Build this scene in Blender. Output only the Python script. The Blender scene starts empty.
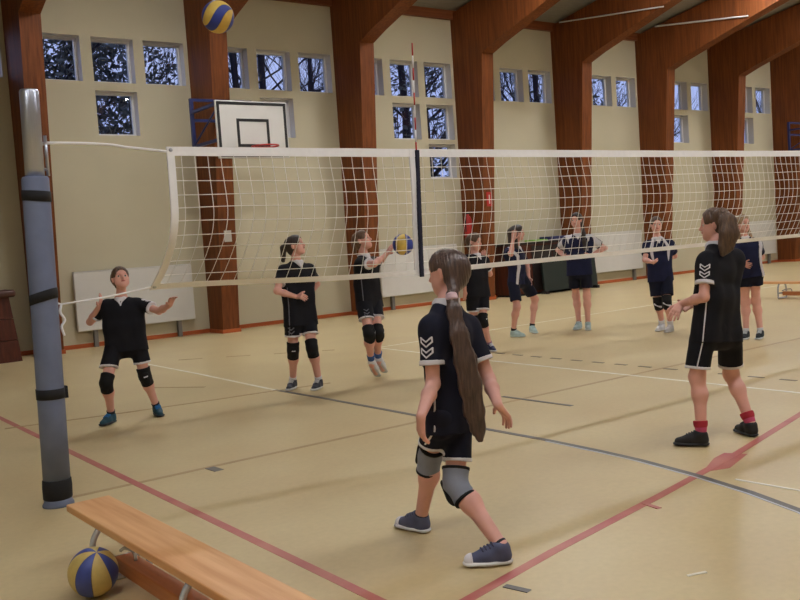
import bpy, bmesh, math, random
import numpy as np
from mathutils import Vector, Matrix
from mathutils.bvhtree import BVHTree

ONLY = None
R = math.radians
C = bpy.context.scene.collection
scene = bpy.context.scene
UP = np.array([0., 0., 1.])

# ------------------------------------------------------------------ helpers
def lin(c):
    return tuple(((v / 255.) / 12.92 if v / 255. <= .04045 else ((v / 255. + .055) / 1.055) ** 2.4) for v in c) + (1.,)

MATS = {}
def mat(name, rgb, rough=.6, var=.0, scale=6., stretch=(1, 1, 1), bump=0., metal=0., spec=.5, rgb2=None, coat=0.):
    """procedural principled material: base colour with noise variation along object coordinates"""
    if name in MATS:
        return MATS[name]
    m = bpy.data.materials.new(name); m.use_nodes = True
    nt = m.node_tree; b = nt.nodes['Principled BSDF']
    b.inputs['Roughness'].default_value = rough
    b.inputs['Metallic'].default_value = metal
    b.inputs['Specular IOR Level'].default_value = spec
    b.inputs['Coat Weight'].default_value = coat
    tc = nt.nodes.new('ShaderNodeTexCoord'); mp = nt.nodes.new('ShaderNodeMapping')
    mp.inputs['Scale'].default_value = stretch
    nz = nt.nodes.new('ShaderNodeTexNoise'); nz.inputs['Scale'].default_value = scale; nz.inputs['Detail'].default_value = 5.
    nt.links.new(tc.outputs['Object'], mp.inputs['Vector']); nt.links.new(mp.outputs[0], nz.inputs['Vector'])
    ramp = nt.nodes.new('ShaderNodeValToRGB')
    c1 = lin(rgb); c2 = lin(rgb2) if rgb2 else tuple(min(1., v * (1 - var)) for v in c1[:3]) + (1.,)
    ramp.color_ramp.elements[0].position = .32; ramp.color_ramp.elements[1].position = .68
    ramp.color_ramp.elements[0].color = c2; ramp.color_ramp.elements[1].color = c1
    nt.links.new(nz.outputs['Fac'], ramp.inputs['Fac']); nt.links.new(ramp.outputs['Color'], b.inputs['Base Color'])
    if bump:
        bp = nt.nodes.new('ShaderNodeBump'); bp.inputs['Strength'].default_value = bump; bp.inputs['Distance'].default_value = .01
        nt.links.new(nz.outputs['Fac'], bp.inputs['Height']); nt.links.new(bp.outputs[0], b.inputs['Normal'])
    MATS[name] = m
    return m

def emit(name, rgb, strength):
    m = bpy.data.materials.new(name); m.use_nodes = True
    nt = m.node_tree; nt.nodes.remove(nt.nodes['Principled BSDF'])
    e = nt.nodes.new('ShaderNodeEmission'); e.inputs['Color'].default_value = rgb; e.inputs['Strength'].default_value = strength
    nt.links.new(e.outputs[0], nt.nodes['Material Output'].inputs['Surface'])
    return m

def tag(o, label=None, cat=None, group=None, kind=None):
    if label: o['label'] = label
    if cat: o['category'] = cat
    if group: o['group'] = group
    if kind: o['kind'] = kind
    return o

def empty(name, loc, label, cat, group=None):
    o = bpy.data.objects.new(name, None); C.objects.link(o); o.location = loc; o.empty_display_size = .1
    return tag(o, label, cat, group)

def link(name, me, mats, parent=None, smooth=False):
    for m in (mats if isinstance(mats, (list, tuple)) else [mats]):
        me.materials.append(m)
    if smooth:
        me.polygons.foreach_set('use_smooth', [True] * len(me.polygons))
    o = bpy.data.objects.new(name, me); C.objects.link(o)
    if parent is not None:
        o.parent = parent
        o.matrix_parent_inverse = Matrix.Translation(-world_loc(parent))
    return o

def world_loc(o):
    v = Vector((0, 0, 0))
    while o is not None:
        v = v + o.location + (Vector() if o.parent is None else o.matrix_parent_inverse.translation)
        o = o.parent
    return v

def obj(name, bm, mats, parent=None, smooth=False):
    bmesh.ops.recalc_face_normals(bm, faces=bm.faces[:])
    me = bpy.data.meshes.new(name); bm.to_mesh(me); bm.free()
    return link(name, me, mats, parent, smooth)

def struct(name, bm, mats, smooth=False):
    return tag(obj(name, bm, mats, None, smooth), kind='structure')

def box(bm, lo, hi, mi=0, bev=0.):
    vs = [bm.verts.new((x, y, z)) for x in (lo[0], hi[0]) for y in (lo[1], hi[1]) for z in (lo[2], hi[2])]
    fs = [bm.faces.new([vs[i] for i in q]) for q in ((0, 1, 3, 2), (4, 6, 7, 5), (0, 4, 5, 1), (2, 3, 7, 6), (0, 2, 6, 4), (1, 5, 7, 3))]
    for f in fs: f.material_index = mi
    if bev:
        es = list({e for f in fs for e in f.edges})
        bmesh.ops.bevel(bm, geom=es, offset=bev, segments=2, affect='EDGES', profile=.5)
    return fs

def prism(bm, poly, d0, d1, axis=0, mi=0):
    """extrude a polygon of 2-D points along an axis (0: x, points are y,z; 1: y, points are x,z; 2: z, points are x,y)"""
    def P(p, d):
        return {0: (d, p[0], p[1]), 1: (p[0], d, p[1]), 2: (p[0], p[1], d)}[axis]
    a = [bm.verts.new(P(p, d0)) for p in poly]; b = [bm.verts.new(P(p, d1)) for p in poly]
    n = len(poly)
    fs = [bm.faces.new(a), bm.faces.new(b[::-1])] + [bm.faces.new((a[i], a[(i + 1) % n], b[(i + 1) % n], b[i])) for i in range(n)]
    for f in fs: f.material_index = mi
    return fs

def tube(bm, pts, r, seg=8, mi=0, cap=True):
    pts = [Vector(p) for p in pts]; rs = r if isinstance(r, (list, tuple)) else [r] * len(pts)
    rings = []; ref = None
    for i, p in enumerate(pts):
        t = (pts[min(i + 1, len(pts) - 1)] - pts[max(i - 1, 0)]).normalized()
        if ref is None or abs(ref.dot(t)) > .95:
            ref = Vector((0, 0, 1)) if abs(t.z) < .9 else Vector((1, 0, 0))
        u = (ref - t * ref.dot(t)).normalized(); v = t.cross(u); ref = u
        rings.append([bm.verts.new(p + (u * math.cos(2 * math.pi * k / seg) + v * math.sin(2 * math.pi * k / seg)) * rs[i]) for k in range(seg)])
    for i in range(len(rings) - 1):
        for k in range(seg):
            f = bm.faces.new((rings[i][k], rings[i][(k + 1) % seg], rings[i + 1][(k + 1) % seg], rings[i + 1][k])); f.material_index = mi
    if cap:
        for q in (rings[0][::-1], rings[-1]):
            f = bm.faces.new(q); f.material_index = mi

def lathe(bm, prof, cx, cy, seg=24, mi=0, lean=(0, 0)):
    """profile of (radius, z) round a vertical axis; lean shifts the axis per metre of height"""
    rings = [[bm.verts.new((cx + lean[0] * z + r * math.cos(2 * math.pi * k / seg), cy + lean[1] * z + r * math.sin(2 * math.pi * k / seg), z)) for k in range(seg)] for r, z in prof]
    for i in range(len(rings) - 1):
        for k in range(seg):
            f = bm.faces.new((rings[i][k], rings[i][(k + 1) % seg], rings[i + 1][(k + 1) % seg], rings[i + 1][k])); f.material_index = mi
    for q in (rings[0][::-1], rings[-1]):
        bm.faces.new(q).material_index = mi

def curve(pts, n):
    """Catmull-Rom through points"""
    P = [np.array(p, float) for p in pts]; P = [2 * P[0] - P[1]] + P + [2 * P[-1] - P[-2]]; out = []
    for i in range(1, len(P) - 2):
        for k in range(n):
            t = k / n
            out.append(.5 * (2 * P[i] + (P[i + 1] - P[i - 1]) * t + (2 * P[i - 1] - 5 * P[i] + 4 * P[i + 1] - P[i + 2]) * t * t + (3 * P[i] - P[i - 1] - 3 * P[i + 1] + P[i + 2]) * t ** 3))
    out.append(P[-2]); return out

# ------------------------------------------------------------------ materials
def wood(name, rgb, rgb2, axis, rough=.45):
    st = [14, 14, 14]; st[axis] = .8
    return mat(name, rgb, rough, rgb2=rgb2, scale=1.6, stretch=tuple(st), bump=.08, spec=.3)
M_GLULAM = wood('glulam timber', (130, 72, 32), (98, 52, 22), 2, .6)
M_EAVES = wood('eaves timber', (134, 78, 46), (110, 60, 34), 0, .5)
M_WALL = mat('cream plaster', (198, 190, 164), .85, .05, 1.3, bump=.05, spec=.2)
M_SKIRT = wood('orange skirting wood', (186, 98, 52), (160, 78, 38), 0, .5)
M_FLOORNAME = 'sports floor'
M_ROOF = mat('grey metal roof deck', (142, 140, 132), .55, .15, 3., stretch=(1, 6, 1), bump=.15)
M_WHITE = mat('white enamel', (214, 212, 208), .4, .04, 4.)
M_FRAME = mat('white window plastic', (222, 222, 224), .4, .04, 4.)
M_CHROME = mat('chromed steel', (216, 220, 230), .25, .05, 5., metal=.6)
M_ALU = mat('brushed aluminium', (188, 193, 206), .28, .06, 3., stretch=(30, 30, 1), metal=.8)
M_PAD = mat('grey blue foam sleeve', (114, 124, 152), .6, .16, 7., bump=.25)
M_BLACK = mat('black webbing', (26, 26, 30), .8, .2, 30.)
M_NETW = mat('white net tape', (252, 252, 255), .7, .04, 20.)
M_CORD = mat('cream net cord', (252, 250, 246), .8, .04, 40.)
M_NAVYBAND = mat('navy strip', (30, 32, 58), .8, .1, 20.)
M_RED = mat('red paint', (186, 44, 40), .45, .1, 8.)
M_BLUE = mat('blue painted steel', (28, 38, 96), .45, .12, 8.)
M_BENCH = wood('pale bench wood', (232, 182, 128), (210, 148, 96), 1, .4)
M_BENCHX = wood('bench wood beam', (200, 132, 84), (170, 102, 60), 1, .4)
M_DKWOOD = wood('dark brown wood', (92, 44, 28), (66, 30, 20), 2, .45)
M_SKIN = mat('skin', (228, 172, 158), .5, .07, 12., spec=.35)
M_DGREEN = mat('dark green board', (28, 40, 38), .5, .12, 5.)
M_EYE = mat('eye white', (204, 192, 186), .4, .02, 10.)
M_IRIS = mat('dark iris', (44, 32, 26), .25, .2, 60.)
M_LIP = mat('lips', (186, 104, 100), .45, .08, 30.)

# ------------------------------------------------------------------ camera
cam = bpy.data.cameras.new('camera'); cam.sensor_width = 36.; cam.lens = 913.7 / 800 * 36; cam.clip_end = 200
co = bpy.data.objects.new('camera', cam); C.objects.link(co)
yaw, pitch, roll = R(36.327), R(3.804), R(-3.873)
fw = np.array([math.sin(yaw) * math.cos(pitch), math.cos(yaw) * math.cos(pitch), -math.sin(pitch)])
rt = np.array([math.cos(yaw), -math.sin(yaw), 0]); up = np.cross(rt, fw)
rx = rt * math.cos(roll) + up * math.sin(roll); uy = up * math.cos(roll) - rt * math.sin(roll)
co.matrix_world = Matrix(((rx[0], uy[0], -fw[0], 0), (rx[1], uy[1], -fw[1], 0), (rx[2], uy[2], -fw[2], 1.535), (0, 0, 0, 1)))
scene.camera = co
vs = scene.view_settings
vs.view_transform = 'Standard'; vs.look = 'None'; vs.gamma = 1.; vs.use_curve_mapping = False
vs.exposure = 0.

# ------------------------------------------------------------------ setting
YW = 16.25; X0 = 4.13; BAY = 3.26; XL, XR, YF = -5.65, 30.2, -1.75
RIDGE = 7.25

# floor
fm = bpy.data.materials.new(M_FLOORNAME); fm.use_nodes = True
nt = fm.node_tree; b = nt.nodes['Principled BSDF']; b.inputs['Specular IOR Level'].default_value = .42
tc = nt.nodes.new('ShaderNodeTexCoord')
n1 = nt.nodes.new('ShaderNodeTexNoise'); n1.inputs['Scale'].default_value = 1.1; n1.inputs['Detail'].default_value = 7.
n2 = nt.nodes.new('ShaderNodeTexNoise'); n2.inputs['Scale'].default_value = 26.; n2.inputs['Detail'].default_value = 4.
nt.links.new(tc.outputs['Object'], n1.inputs['Vector']); nt.links.new(tc.outputs['Object'], n2.inputs['Vector'])
r1 = nt.nodes.new('ShaderNodeValToRGB'); r1.color_ramp.elements[0].position = .3; r1.color_ramp.elements[1].position = .7
r1.color_ramp.elements[0].color = lin((210, 186, 138)); r1.color_ramp.elements[1].color = lin((220, 201, 155))
mx = nt.nodes.new('ShaderNodeMixRGB'); mx.blend_type = 'MULTIPLY'; mx.inputs['Fac'].default_value = .16
nt.links.new(n1.outputs['Fac'], r1.inputs['Fac']); nt.links.new(r1.outputs['Color'], mx.inputs['Color1']); nt.links.new(n2.outputs['Fac'], mx.inputs['Color2'])
nt.links.new(mx.outputs['Color'], b.inputs['Base Color'])
mr = nt.nodes.new('ShaderNodeMapRange'); mr.inputs['To Min'].default_value = .3; mr.inputs['To Max'].default_value = .44
nt.links.new(n1.outputs['Fac'], mr.inputs['Value']); nt.links.new(mr.outputs[0], b.inputs['Roughness'])
bm = bmesh.new(); box(bm, (XL, YF, -.12), (XR, YW, 0)); struct('floor', bm, fm)

# painted court lines: thin strips laid on the floor
def strip(name, pts, w, m, dashes=None):
    bm = bmesh.new(); z = strip.z; strip.z += .0002
    def quad(a, b):
        a = np.array(a, float); b = np.array(b, float); t = (b - a) / np.linalg.norm(b - a); n = np.array([-t[1], t[0]]) * w / 2
        prism(bm, [tuple(a - n), tuple(b - n), tuple(b + n), tuple(a + n)], .0002, z, 2)
    if dashes:
        a = np.array(pts[0], float); b = np.array(pts[-1], float); L = np.linalg.norm(b - a); t = (b - a) / L; s = 0
        while s < L:
            quad(a + t * s, a + t * min(L, s + dashes[0])); s += dashes[0] + dashes[1]
    else:
        P = [np.array(p, float) for p in pts]
        N = []
        for i in range(len(P)):
            t = P[min(i + 1, len(P) - 1)] - P[max(i - 1, 0)]; t /= np.linalg.norm(t); N.append(np.array([-t[1], t[0]]) * w / 2)
        vt = [[bm.verts.new((*(p + s * n), zz)) for p, n in zip(P, N)] for s, zz in ((-1, z), (1, z), (1, .0002), (-1, .0002))]
        for i in range(len(P) - 1):
            for k in range(4):
                bm.faces.new((vt[k][i], vt[k][i + 1], vt[(k + 1) % 4][i + 1], vt[(k + 1) % 4][i]))
    o = struct(name, bm, m); return o
strip.z = .0012
def paint(name, rgb, worn, amt=.5):
    return mat(name, rgb, .42, rgb2=worn, scale=4., stretch=(1, 1, 1))
ML_RED = paint('worn red line', (182, 92, 92), (196, 122, 108))
ML_WHITE = paint('white line', (246, 243, 234), (234, 226, 204))
ML_BLACK = paint('dark grey line', (92, 92, 96), (112, 106, 100))
ML_BROWN = paint('faded brown line', (176, 146, 104), (190, 162, 116))
ML_LBLUE = paint('pale blue line edge', (196, 202, 216), (206, 204, 200))
strip('trim_1', [(1.6, 6.06), (16, 6.07)], .05, ML_BROWN)['label'] = 'faded brown centre line under the net'
strip('trim_2', [(2.12, 12.5), (2.12, 2.0)], .055, ML_RED)
strip('trim_3', [(2.0, 2.83), (3.06, 3.06), (4.12, 3.25), (5.13, 3.45), (9.5, 4.5)], .055, ML_RED)
strip('trim_4', [(7.45, 10.82), (7.32, 8.17), (7.26, 4.22), (7.24, 1.0)], .045, ML_WHITE)
strip('trim_5', [(7.43, 10.76), (12.33, 10.85), (20, 10.9)], .045, ML_WHITE)
strip('trim_6', [(4.74, 13.0), (4.73, 10.83), (4.67, 8.74)], .045, ML_WHITE)
arc = [(4.67, 8.74), (4.70, 7.9), (4.71, 6.52), (4.70, 5.4), (4.71, 4.7), (4.69, 4.2), (4.66, 3.84), (4.58, 3.36), (4.47, 2.92), (4.34, 2.55), (4.1, 2.05), (3.75, 1.6)]
strip('trim_7', arc, .05, ML_BLACK)
strip('trim_8', [(x - .032, y - .004) for x, y in arc[4:]], .014, ML_LBLUE)
strip('trim_9', [(2.0, 9.16), (2.84, 8.97), (3.82, 8.8), (4.48, 8.72), (5.28, 8.59)], .045, ML_BROWN)
strip('trim_10', [(3.9, 10.3), (4.3, 9.72)], .04, ML_BROWN)
strip('trim_11', [(5.2, 12.6), (7.0, 11.2)], .05, ML_BROWN, (.35, .35))
strip('trim_12', [(7.84, 9.0), (7.77, 6.46), (7.76, 3.5)], .04, mat('dash paint', (134, 122, 100), .42, .2, 4.), (.16, .17))
strip('trim_13', [(5.75, 6.3), (5.77, 5.45)], .04, ML_BLACK)
strip('trim_14', [(2.655, 6.04), (2.665, 5.9)], .07, ML_BLACK)
strip('trim_15', [(2.60, 2.91), (2.63, 2.79)], .035, ML_BLACK)
strip('trim_16', [(4.64, 3.12), (4.68, 2.3)], .02, ML_WHITE)
strip('trim_17', [(3.93, 3.22), (3.91, 3.10)], .03, ML_RED)
strip('trim_18', [(3.22, 2.42), (3.31, 2.39)], .016, ML_WHITE)
bm = bmesh.new(); prism(bm, [(4.66, 3.36), (4.84, 3.29), (5.2, 3.40), (5.14, 3.53), (4.98, 3.50)], .0002, .0009, 2); struct('trim_19', bm, ML_RED)

# back wall with window openings
COLS = {1: (.50, 1.25), 2: (1.45, 2.21), 3: (2.40, 3.18)}
ROWS = {1: (4.67, 5.46), 2: (3.73, 4.52), 3: (2.86, 3.63)}
WINS = []
for bay in range(-2, 9):
    for c in (1, 2, 3):
        WINS.append((bay, c, 1))
WINS += [(0, 2, 2), (1, 2, 2), (2, 2, 2), (3, 2, 2), (3, 3, 2), (3, 3, 3), (6, 2, 2), (7, 2, 2)]
rects = []
for bay, c, r in WINS:
    xb = X0 + BAY * (bay - 1)
    a, b2 = xb + COLS[c][0], xb + COLS[c][1]
    if a > XL + .3 and b2 < XR - .3:
        rects.append((a, b2, ROWS[r][0], ROWS[r][1], (bay, c, r)))
def wall_with_holes(name, rects, x0, x1, z0, z1, y, th):
    xs = sorted({x0, x1} | {q for r in rects for q in r[:2]}); zs = sorted({z0, z1} | {q for r in rects for q in r[2:4]})
    bm = bmesh.new(); V = {}
    def v(x, z):
        if (x, z) not in V: V[(x, z)] = bm.verts.new((x, y, z))
        return V[(x, z)]
    for i in range(len(xs) - 1):
        for j in range(len(zs) - 1):
            cx, cz = (xs[i] + xs[i + 1]) / 2, (zs[j] + zs[j + 1]) / 2
            if any(r[0] < cx < r[1] and r[2] < cz < r[3] for r in rects): continue
            bm.faces.new((v(xs[i], zs[j]), v(xs[i + 1], zs[j]), v(xs[i + 1], zs[j + 1]), v(xs[i], zs[j + 1])))
    g = bmesh.ops.extrude_face_region(bm, geom=bm.faces[:])
    for e in g['geom']:
        if isinstance(e, bmesh.types.BMVert): e.co.y += th
    bm.normal_update()
    for f in bm.faces:
        c = f.calc_center_median()
        if abs(f.normal.y) < .5 and x0 + .01 < c.x < x1 - .01 and z0 + .01 < c.z < z1 - .01: f.material_index = 1
    return struct(name, bm, [M_WALL, M_WHITE])
wall_with_holes('wall_back', rects, XL, XR, 0, 6.62, YW, .30)

def glass_mat():
    m = bpy.data.materials.new('window glass'); m.use_nodes = True; nt = m.node_tree; nt.nodes.remove(nt.nodes['Principled BSDF'])
    t = nt.nodes.new('ShaderNodeBsdfTransparent'); t.inputs['Color'].default_value = (.86, .89, .93, 1)
    g = nt.nodes.new('ShaderNodeBsdfGlossy'); g.inputs['Roughness'].default_value = .02
    f = nt.nodes.new('ShaderNodeFresnel'); f.inputs['IOR'].default_value = 1.5
    a = nt.nodes.new('ShaderNodeMath'); a.operation = 'MULTIPLY'; a.inputs[1].default_value = 1.6
    mx = nt.nodes.new('ShaderNodeMixShader')
    ge = nt.nodes.new('ShaderNodeNewGeometry'); iv = nt.nodes.new('ShaderNodeMath'); iv.operation = 'SUBTRACT'; iv.inputs[0].default_value = 1.
    ml = nt.nodes.new('ShaderNodeMath'); ml.operation = 'MULTIPLY'
    nt.links.new(ge.outputs['Backfacing'], iv.inputs[1]); nt.links.new(f.outputs[0], ml.inputs[0]); nt.links.new(iv.outputs[0], ml.inputs[1])
    nt.links.new(ml.outputs[0], a.inputs[0]); nt.links.new(a.outputs[0], mx.inputs[0]); nt.links.new(t.outputs[0], mx.inputs[1]); nt.links.new(g.outputs[0], mx.inputs[2])
    nt.links.new(mx.outputs[0], nt.nodes['Material Output'].inputs['Surface'])
    return m
M_GLASS = glass_mat()
for i, (a, b2, z0, z1, _) in enumerate(rects):
    bm = bmesh.new(); w = .045; y0, y1 = YW + .19, YW + .26
    for lo, hi in (((a, y0, z0), (a + w, y1, z1)), ((b2 - w, y0, z0), (b2, y1, z1)), ((a + w, y0, z0), (b2 - w, y1, z0 + w)), ((a + w, y0, z1 - w), (b2 - w, y1, z1))):
        box(bm, lo, hi)
    fr = struct('window_%d' % (i + 1), bm, M_FRAME)
    bm = bmesh.new(); box(bm, (a + w, YW + .222, z0 + w), (b2 - w, YW + .228, z1 - w)); obj('pane', bm, M_GLASS, fr)

# other walls and roof
bm = bmesh.new()
gable = [(YF, 0), (YW, 0), (YW, 6.62), (RIDGE, 8.2), (YF, 6.62)]
prism(bm, gable, XL - .25, XL, 0); struct('wall_left', bm, M_WALL)
bm = bmesh.new(); prism(bm, gable, XR, XR + .25, 0); struct('wall_right', bm, M_WALL)
bm = bmesh.new(); box(bm, (XL, YF - .25, 0), (XR, YF, 6.62)); struct('wall_front', bm, M_WALL)
bm = bmesh.new()
prism(bm, [(YW + .32, 6.58), (RIDGE, 8.15), (YF - .3, 6.58), (YF - .3, 6.72), (RIDGE, 8.3), (YW + .32, 6.72)], XL - .25, XR + .25, 0)
struct('ceiling', bm, M_ROOF)
bm = bmesh.new(); box(bm, (XL, YW - .10, 6.45), (XR, YW, 6.70)); struct('trim_20', bm, M_EAVES)
bm = bmesh.new(); box(bm, (XL, YW - .022, 0), (XR, YW, .075)); struct('baseboard_back', bm, M_SKIRT)

# glulam portal frames: tapered leg, knee and rafter in one piece
half = [(0, 0), (.57, 0), (.86, 3.6), (1.0, 5.52), (1.45, 5.685), (1.9, 5.82), (2.8, 6.09), (3.7, 6.36), (4.5, 6.58), (9., 7.62)]
poly = [(YW - d, z) for d, z in half] + [(YF + d, z) for d, z in half[-2::-1]]
poly += [(YF, 6.58)] + [(RIDGE, 8.14)] + [(YW, 6.58)]
XF = [X0 + BAY * (i - 1) for i in range(-1, 9)]
for i, x in enumerate(XF):
    bm = bmesh.new(); fs = prism(bm, poly, x, x + .34, 0)
    o = struct('timber_portal_frame', bm, M_GLULAM); o['label'] = 'tapered brown timber column and rafter'
    bm = bmesh.new(); box(bm, (x - .02, YW - .60, 0), (x + .36, YW - .571, .07)); box(bm, (x - .02, YW - .571, 0), (x, YW - .02, .07)); box(bm, (x + .34, YW - .571, 0), (x + .36, YW - .02, .07))
    obj('skirting', bm, M_SKIRT, o)

# ------------------------------------------------------------------ lamps
M_LAMP = emit('lamp tube glow', (.98, .975, .985, 1), 136.)
M_FILL_EVEN = emit('added upper wall fill glow', (.98, .975, .985, 1), 48.)  # weak lamps added in the even window bays to lift the upper wall
M_FILL_BACK = emit('added back row fill glow', (.98, .975, .985, 1), 72.)  # unseen row added behind the camera to brighten the near post, net and players
M_LAMPBODY = mat('lamp housing', (220, 220, 216), .5, .03, 5.)
for bay in range(-2, 9):
    xc = X0 + BAY * (bay - .5) + .17
    if not XL + .8 < xc < XR - .8: continue
    for d in ((4.3, 14.6) if bay > 0 else (14.6,)):
        z = 6.58 + .1745 * (d if d < 9 else 18 - d) - .12; y = YW - d
        side = 'window wall' if d < 9 else 'side behind the camera, added as fill'
        t = empty('ceiling_light', (xc, y, z), 'long white ceiling light under the roof on the %s, bay %d' % (side, bay + 3), 'light', 'ceiling lights')  # even window bays and the whole back row are added fill lights
        bm = bmesh.new(); box(bm, (xc - .72, y - .2, z), (xc + .72, y + .2, z + .04))
        for lo, hi in (((xc - .72, y - .2, z - .045), (xc + .72, y - .185, z)), ((xc - .72, y + .185, z - .045), (xc + .72, y + .2, z)), ((xc - .72, y - .185, z - .045), (xc - .705, y + .185, z)), ((xc + .705, y - .185, z - .045), (xc + .72, y + .185, z))): box(bm, lo, hi)
        obj('housing', bm, M_LAMPBODY, t)
        bm = bmesh.new(); box(bm, (xc - .66, y - .14, z - .03), (xc + .66, y + .14, z - .002)); obj('diffuser', bm, (M_LAMP if bay % 2 else M_FILL_EVEN) if d < 9 else M_FILL_BACK, t)

# ------------------------------------------------------------------ world (dusk sky)
w = bpy.data.worlds.new('dusk'); scene.world = w; w.use_nodes = True
nt = w.node_tree; bg = nt.nodes['Background']
tc = nt.nodes.new('ShaderNodeTexCoord'); nz = nt.nodes.new('ShaderNodeTexNoise'); nz.inputs['Scale'].default_value = 3.
rp = nt.nodes.new('ShaderNodeValToRGB'); rp.color_ramp.elements[0].color = (.34, .42, .80, 1); rp.color_ramp.elements[1].color = (.62, .68, .98, 1)
nt.links.new(tc.outputs['Generated'], nz.inputs['Vector']); nt.links.new(nz.outputs['Fac'], rp.inputs['Fac']); nt.links.new(rp.outputs['Color'], bg.inputs['Color'])
bg.inputs['Strength'].default_value = 1.2

# ------------------------------------------------------------------ trees outside
M_BARK = mat('dark bark', (58, 56, 66), .9, .3, 8., bump=.3)
M_LEAF = mat('dull leaves', (92, 98, 96), .8, .4, 3.)
rnd = random.Random(7)
bm = bmesh.new(); box(bm, (-20, YW + .32, -.4), (75, 60, -.15)); tag(obj('ground_outside', bm, mat('dark lawn', (50, 62, 44), .9, .3, 2.)), kind='structure')
def branch(bm, p, d, r, L, depth):
    n = 4; pts = [p]; rs = [r]
    for i in range(n):
        d = (d + Vector((rnd.uniform(-.22, .22), rnd.uniform(-.22, .22), rnd.uniform(-.05, .16)))).normalized()
        p = p + d * L / n; pts.append(p); rs.append(r * (1 - .5 * (i + 1) / n))
        if depth > 0:
            for _ in range(2 if depth > 1 else 3):
                dd = (d + Vector((rnd.uniform(-1, 1), rnd.uniform(-1, 1), rnd.uniform(-.1, .8))) * .9).normalized()
                branch(bm, p, dd, rs[-1] * .5, L * rnd.uniform(.45, .7), depth - 1)
    tube(bm, pts, rs, 5, cap=False)
def tree(x, y, h, r, leafy, label):
    bm = bmesh.new(); base = Vector((x, y, -.3)); p = base; d = Vector((rnd.uniform(-.03, .03), 0, 1)); pts = [p]; rs = [r]
    for i in range(6):
        p = p + (d + Vector((rnd.uniform(-.04, .04), rnd.uniform(-.04, .04), 0))).normalized() * h / 6; pts.append(p); rs.append(r * (1 - .75 * (i + 1) / 6))
        if i >= 1:
            for _ in range(3):
                branch(bm, p, Vector((rnd.uniform(-1, 1), rnd.uniform(-.7, .7), rnd.uniform(.2, .9))).normalized(), rs[-1] * .36, h * .24, 2)
    tube(bm, pts, rs, 8)
    o = tag(obj('tree', bm, M_BARK), label, 'tree', 'trees outside the windows')
    if leafy:
        bm = bmesh.new()
        for _ in range(leafy):
            a = rnd.uniform(0, 2 * math.pi); zz = rnd.uniform(.18, 1.0); rad = h * .3 * (1.05 - zz) ** .5 * rnd.uniform(.2, 1)
            c = Vector((x + rad * math.cos(a), y + rad * math.sin(a), zz * h)); s = rnd.uniform(.06, .15)
            u = Vector((rnd.gauss(0, 1), rnd.gauss(0, 1), rnd.gauss(0, 1))).normalized(); v2 = u.orthogonal().normalized()
            vsx = [bm.verts.new(c + u * s), bm.verts.new(c + v2 * s * .5), bm.verts.new(c - u * s), bm.verts.new(c - v2 * s * .5)]
            bm.faces.new(vsx)
        me = bpy.data.meshes.new('foliage'); bm.to_mesh(me); bm.free(); f = link('foliage', me, M_LEAF, o); f['kind'] = 'stuff'
for x, y, h, r, lf, lb in (
    (6.6, 22.5, 11, .2, 9000, 'bushy dark evergreen tree outside the leftmost windows, left of two'),
    (9.0, 23.5, 11.5, .2, 7000, 'bushy dark evergreen tree outside the leftmost windows, right of two'),
    (11.72, 22.5, 12, .15, 0, 'bare tree trunk filling the left window above the backboard'),
    (12.42, 22.7, 12, .16, 0, 'thick dark trunk on the left of the middle window above the backboard'),
    (12.99, 22.4, 12, .12, 0, 'thinner dark trunk on the right of the middle window above the backboard'),
    (13.70, 22.6, 12, .11, 0, 'bare branching tree in the right window above the backboard'),
    (17.3, 22.5, 11, .2, 2600, 'leafy tree outside the windows behind the net antenna, left of two'),
    (18.7, 23.2, 11, .2, 2600, 'leafy tree outside the windows behind the net antenna, right of two'),
    (22.0, 22.5, 11, .2, 600, 'thick dark trunk in the left of the two windows past the antenna'),
    (23.2, 22.8, 11, .16, 1500, 'pale leafy tree in the right of the two windows past the antenna'),
    (26.6, 22.5, 11, .2, 1500, 'bare tree outside the fifth group of windows'),
    (37.0, 22.5, 11, .2, 300, 'bare tree outside the sixth group of windows'),
    (43.0, 23.0, 11, .2, 300, 'bare tree outside the farthest window')):
    tree(x, y, h, r, lf, lb)

# ------------------------------------------------------------------ things on and by the wall
def radiator(x0, label):
    t = empty('radiator', (x0, YW - .1, .3), label, 'radiator', 'white panel radiators on the wall')
    bm = bmesh.new(); box(bm, (x0, YW - .13, .30), (x0 + 2.19, YW - .06, 1.33), bev=.012)
    obj('panel', bm, M_WHITE, t)
    bm = bmesh.new(); box(bm, (x0 + .01, YW - .135, 1.331), (x0 + 2.18, YW - .055, 1.345)); obj('top_grille', bm, M_WHITE, t)
    for xx in (x0 + .28, x0 + 1.85):
        bm = bmesh.new(); box(bm, (xx, YW - .10, .0), (xx + .07, YW - .023, .297)); obj('bracket', bm, mat('grey bracket', (120, 116, 112), .5, .1, 5.), t)
radiator(X0 + .74, 'white panel radiator on the wall behind the crouching player near the post')
radiator(X0 + 2 * BAY + .74, 'white panel radiator behind the net marker band and the ball in play')
radiator(X0 + 4 * BAY + .80, 'white panel radiator between the person with hands on hips and the one with folded hands')
radiator(X0 + 6 * BAY + .80, 'white panel radiator farthest along the wall, behind the fair haired person')

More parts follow.
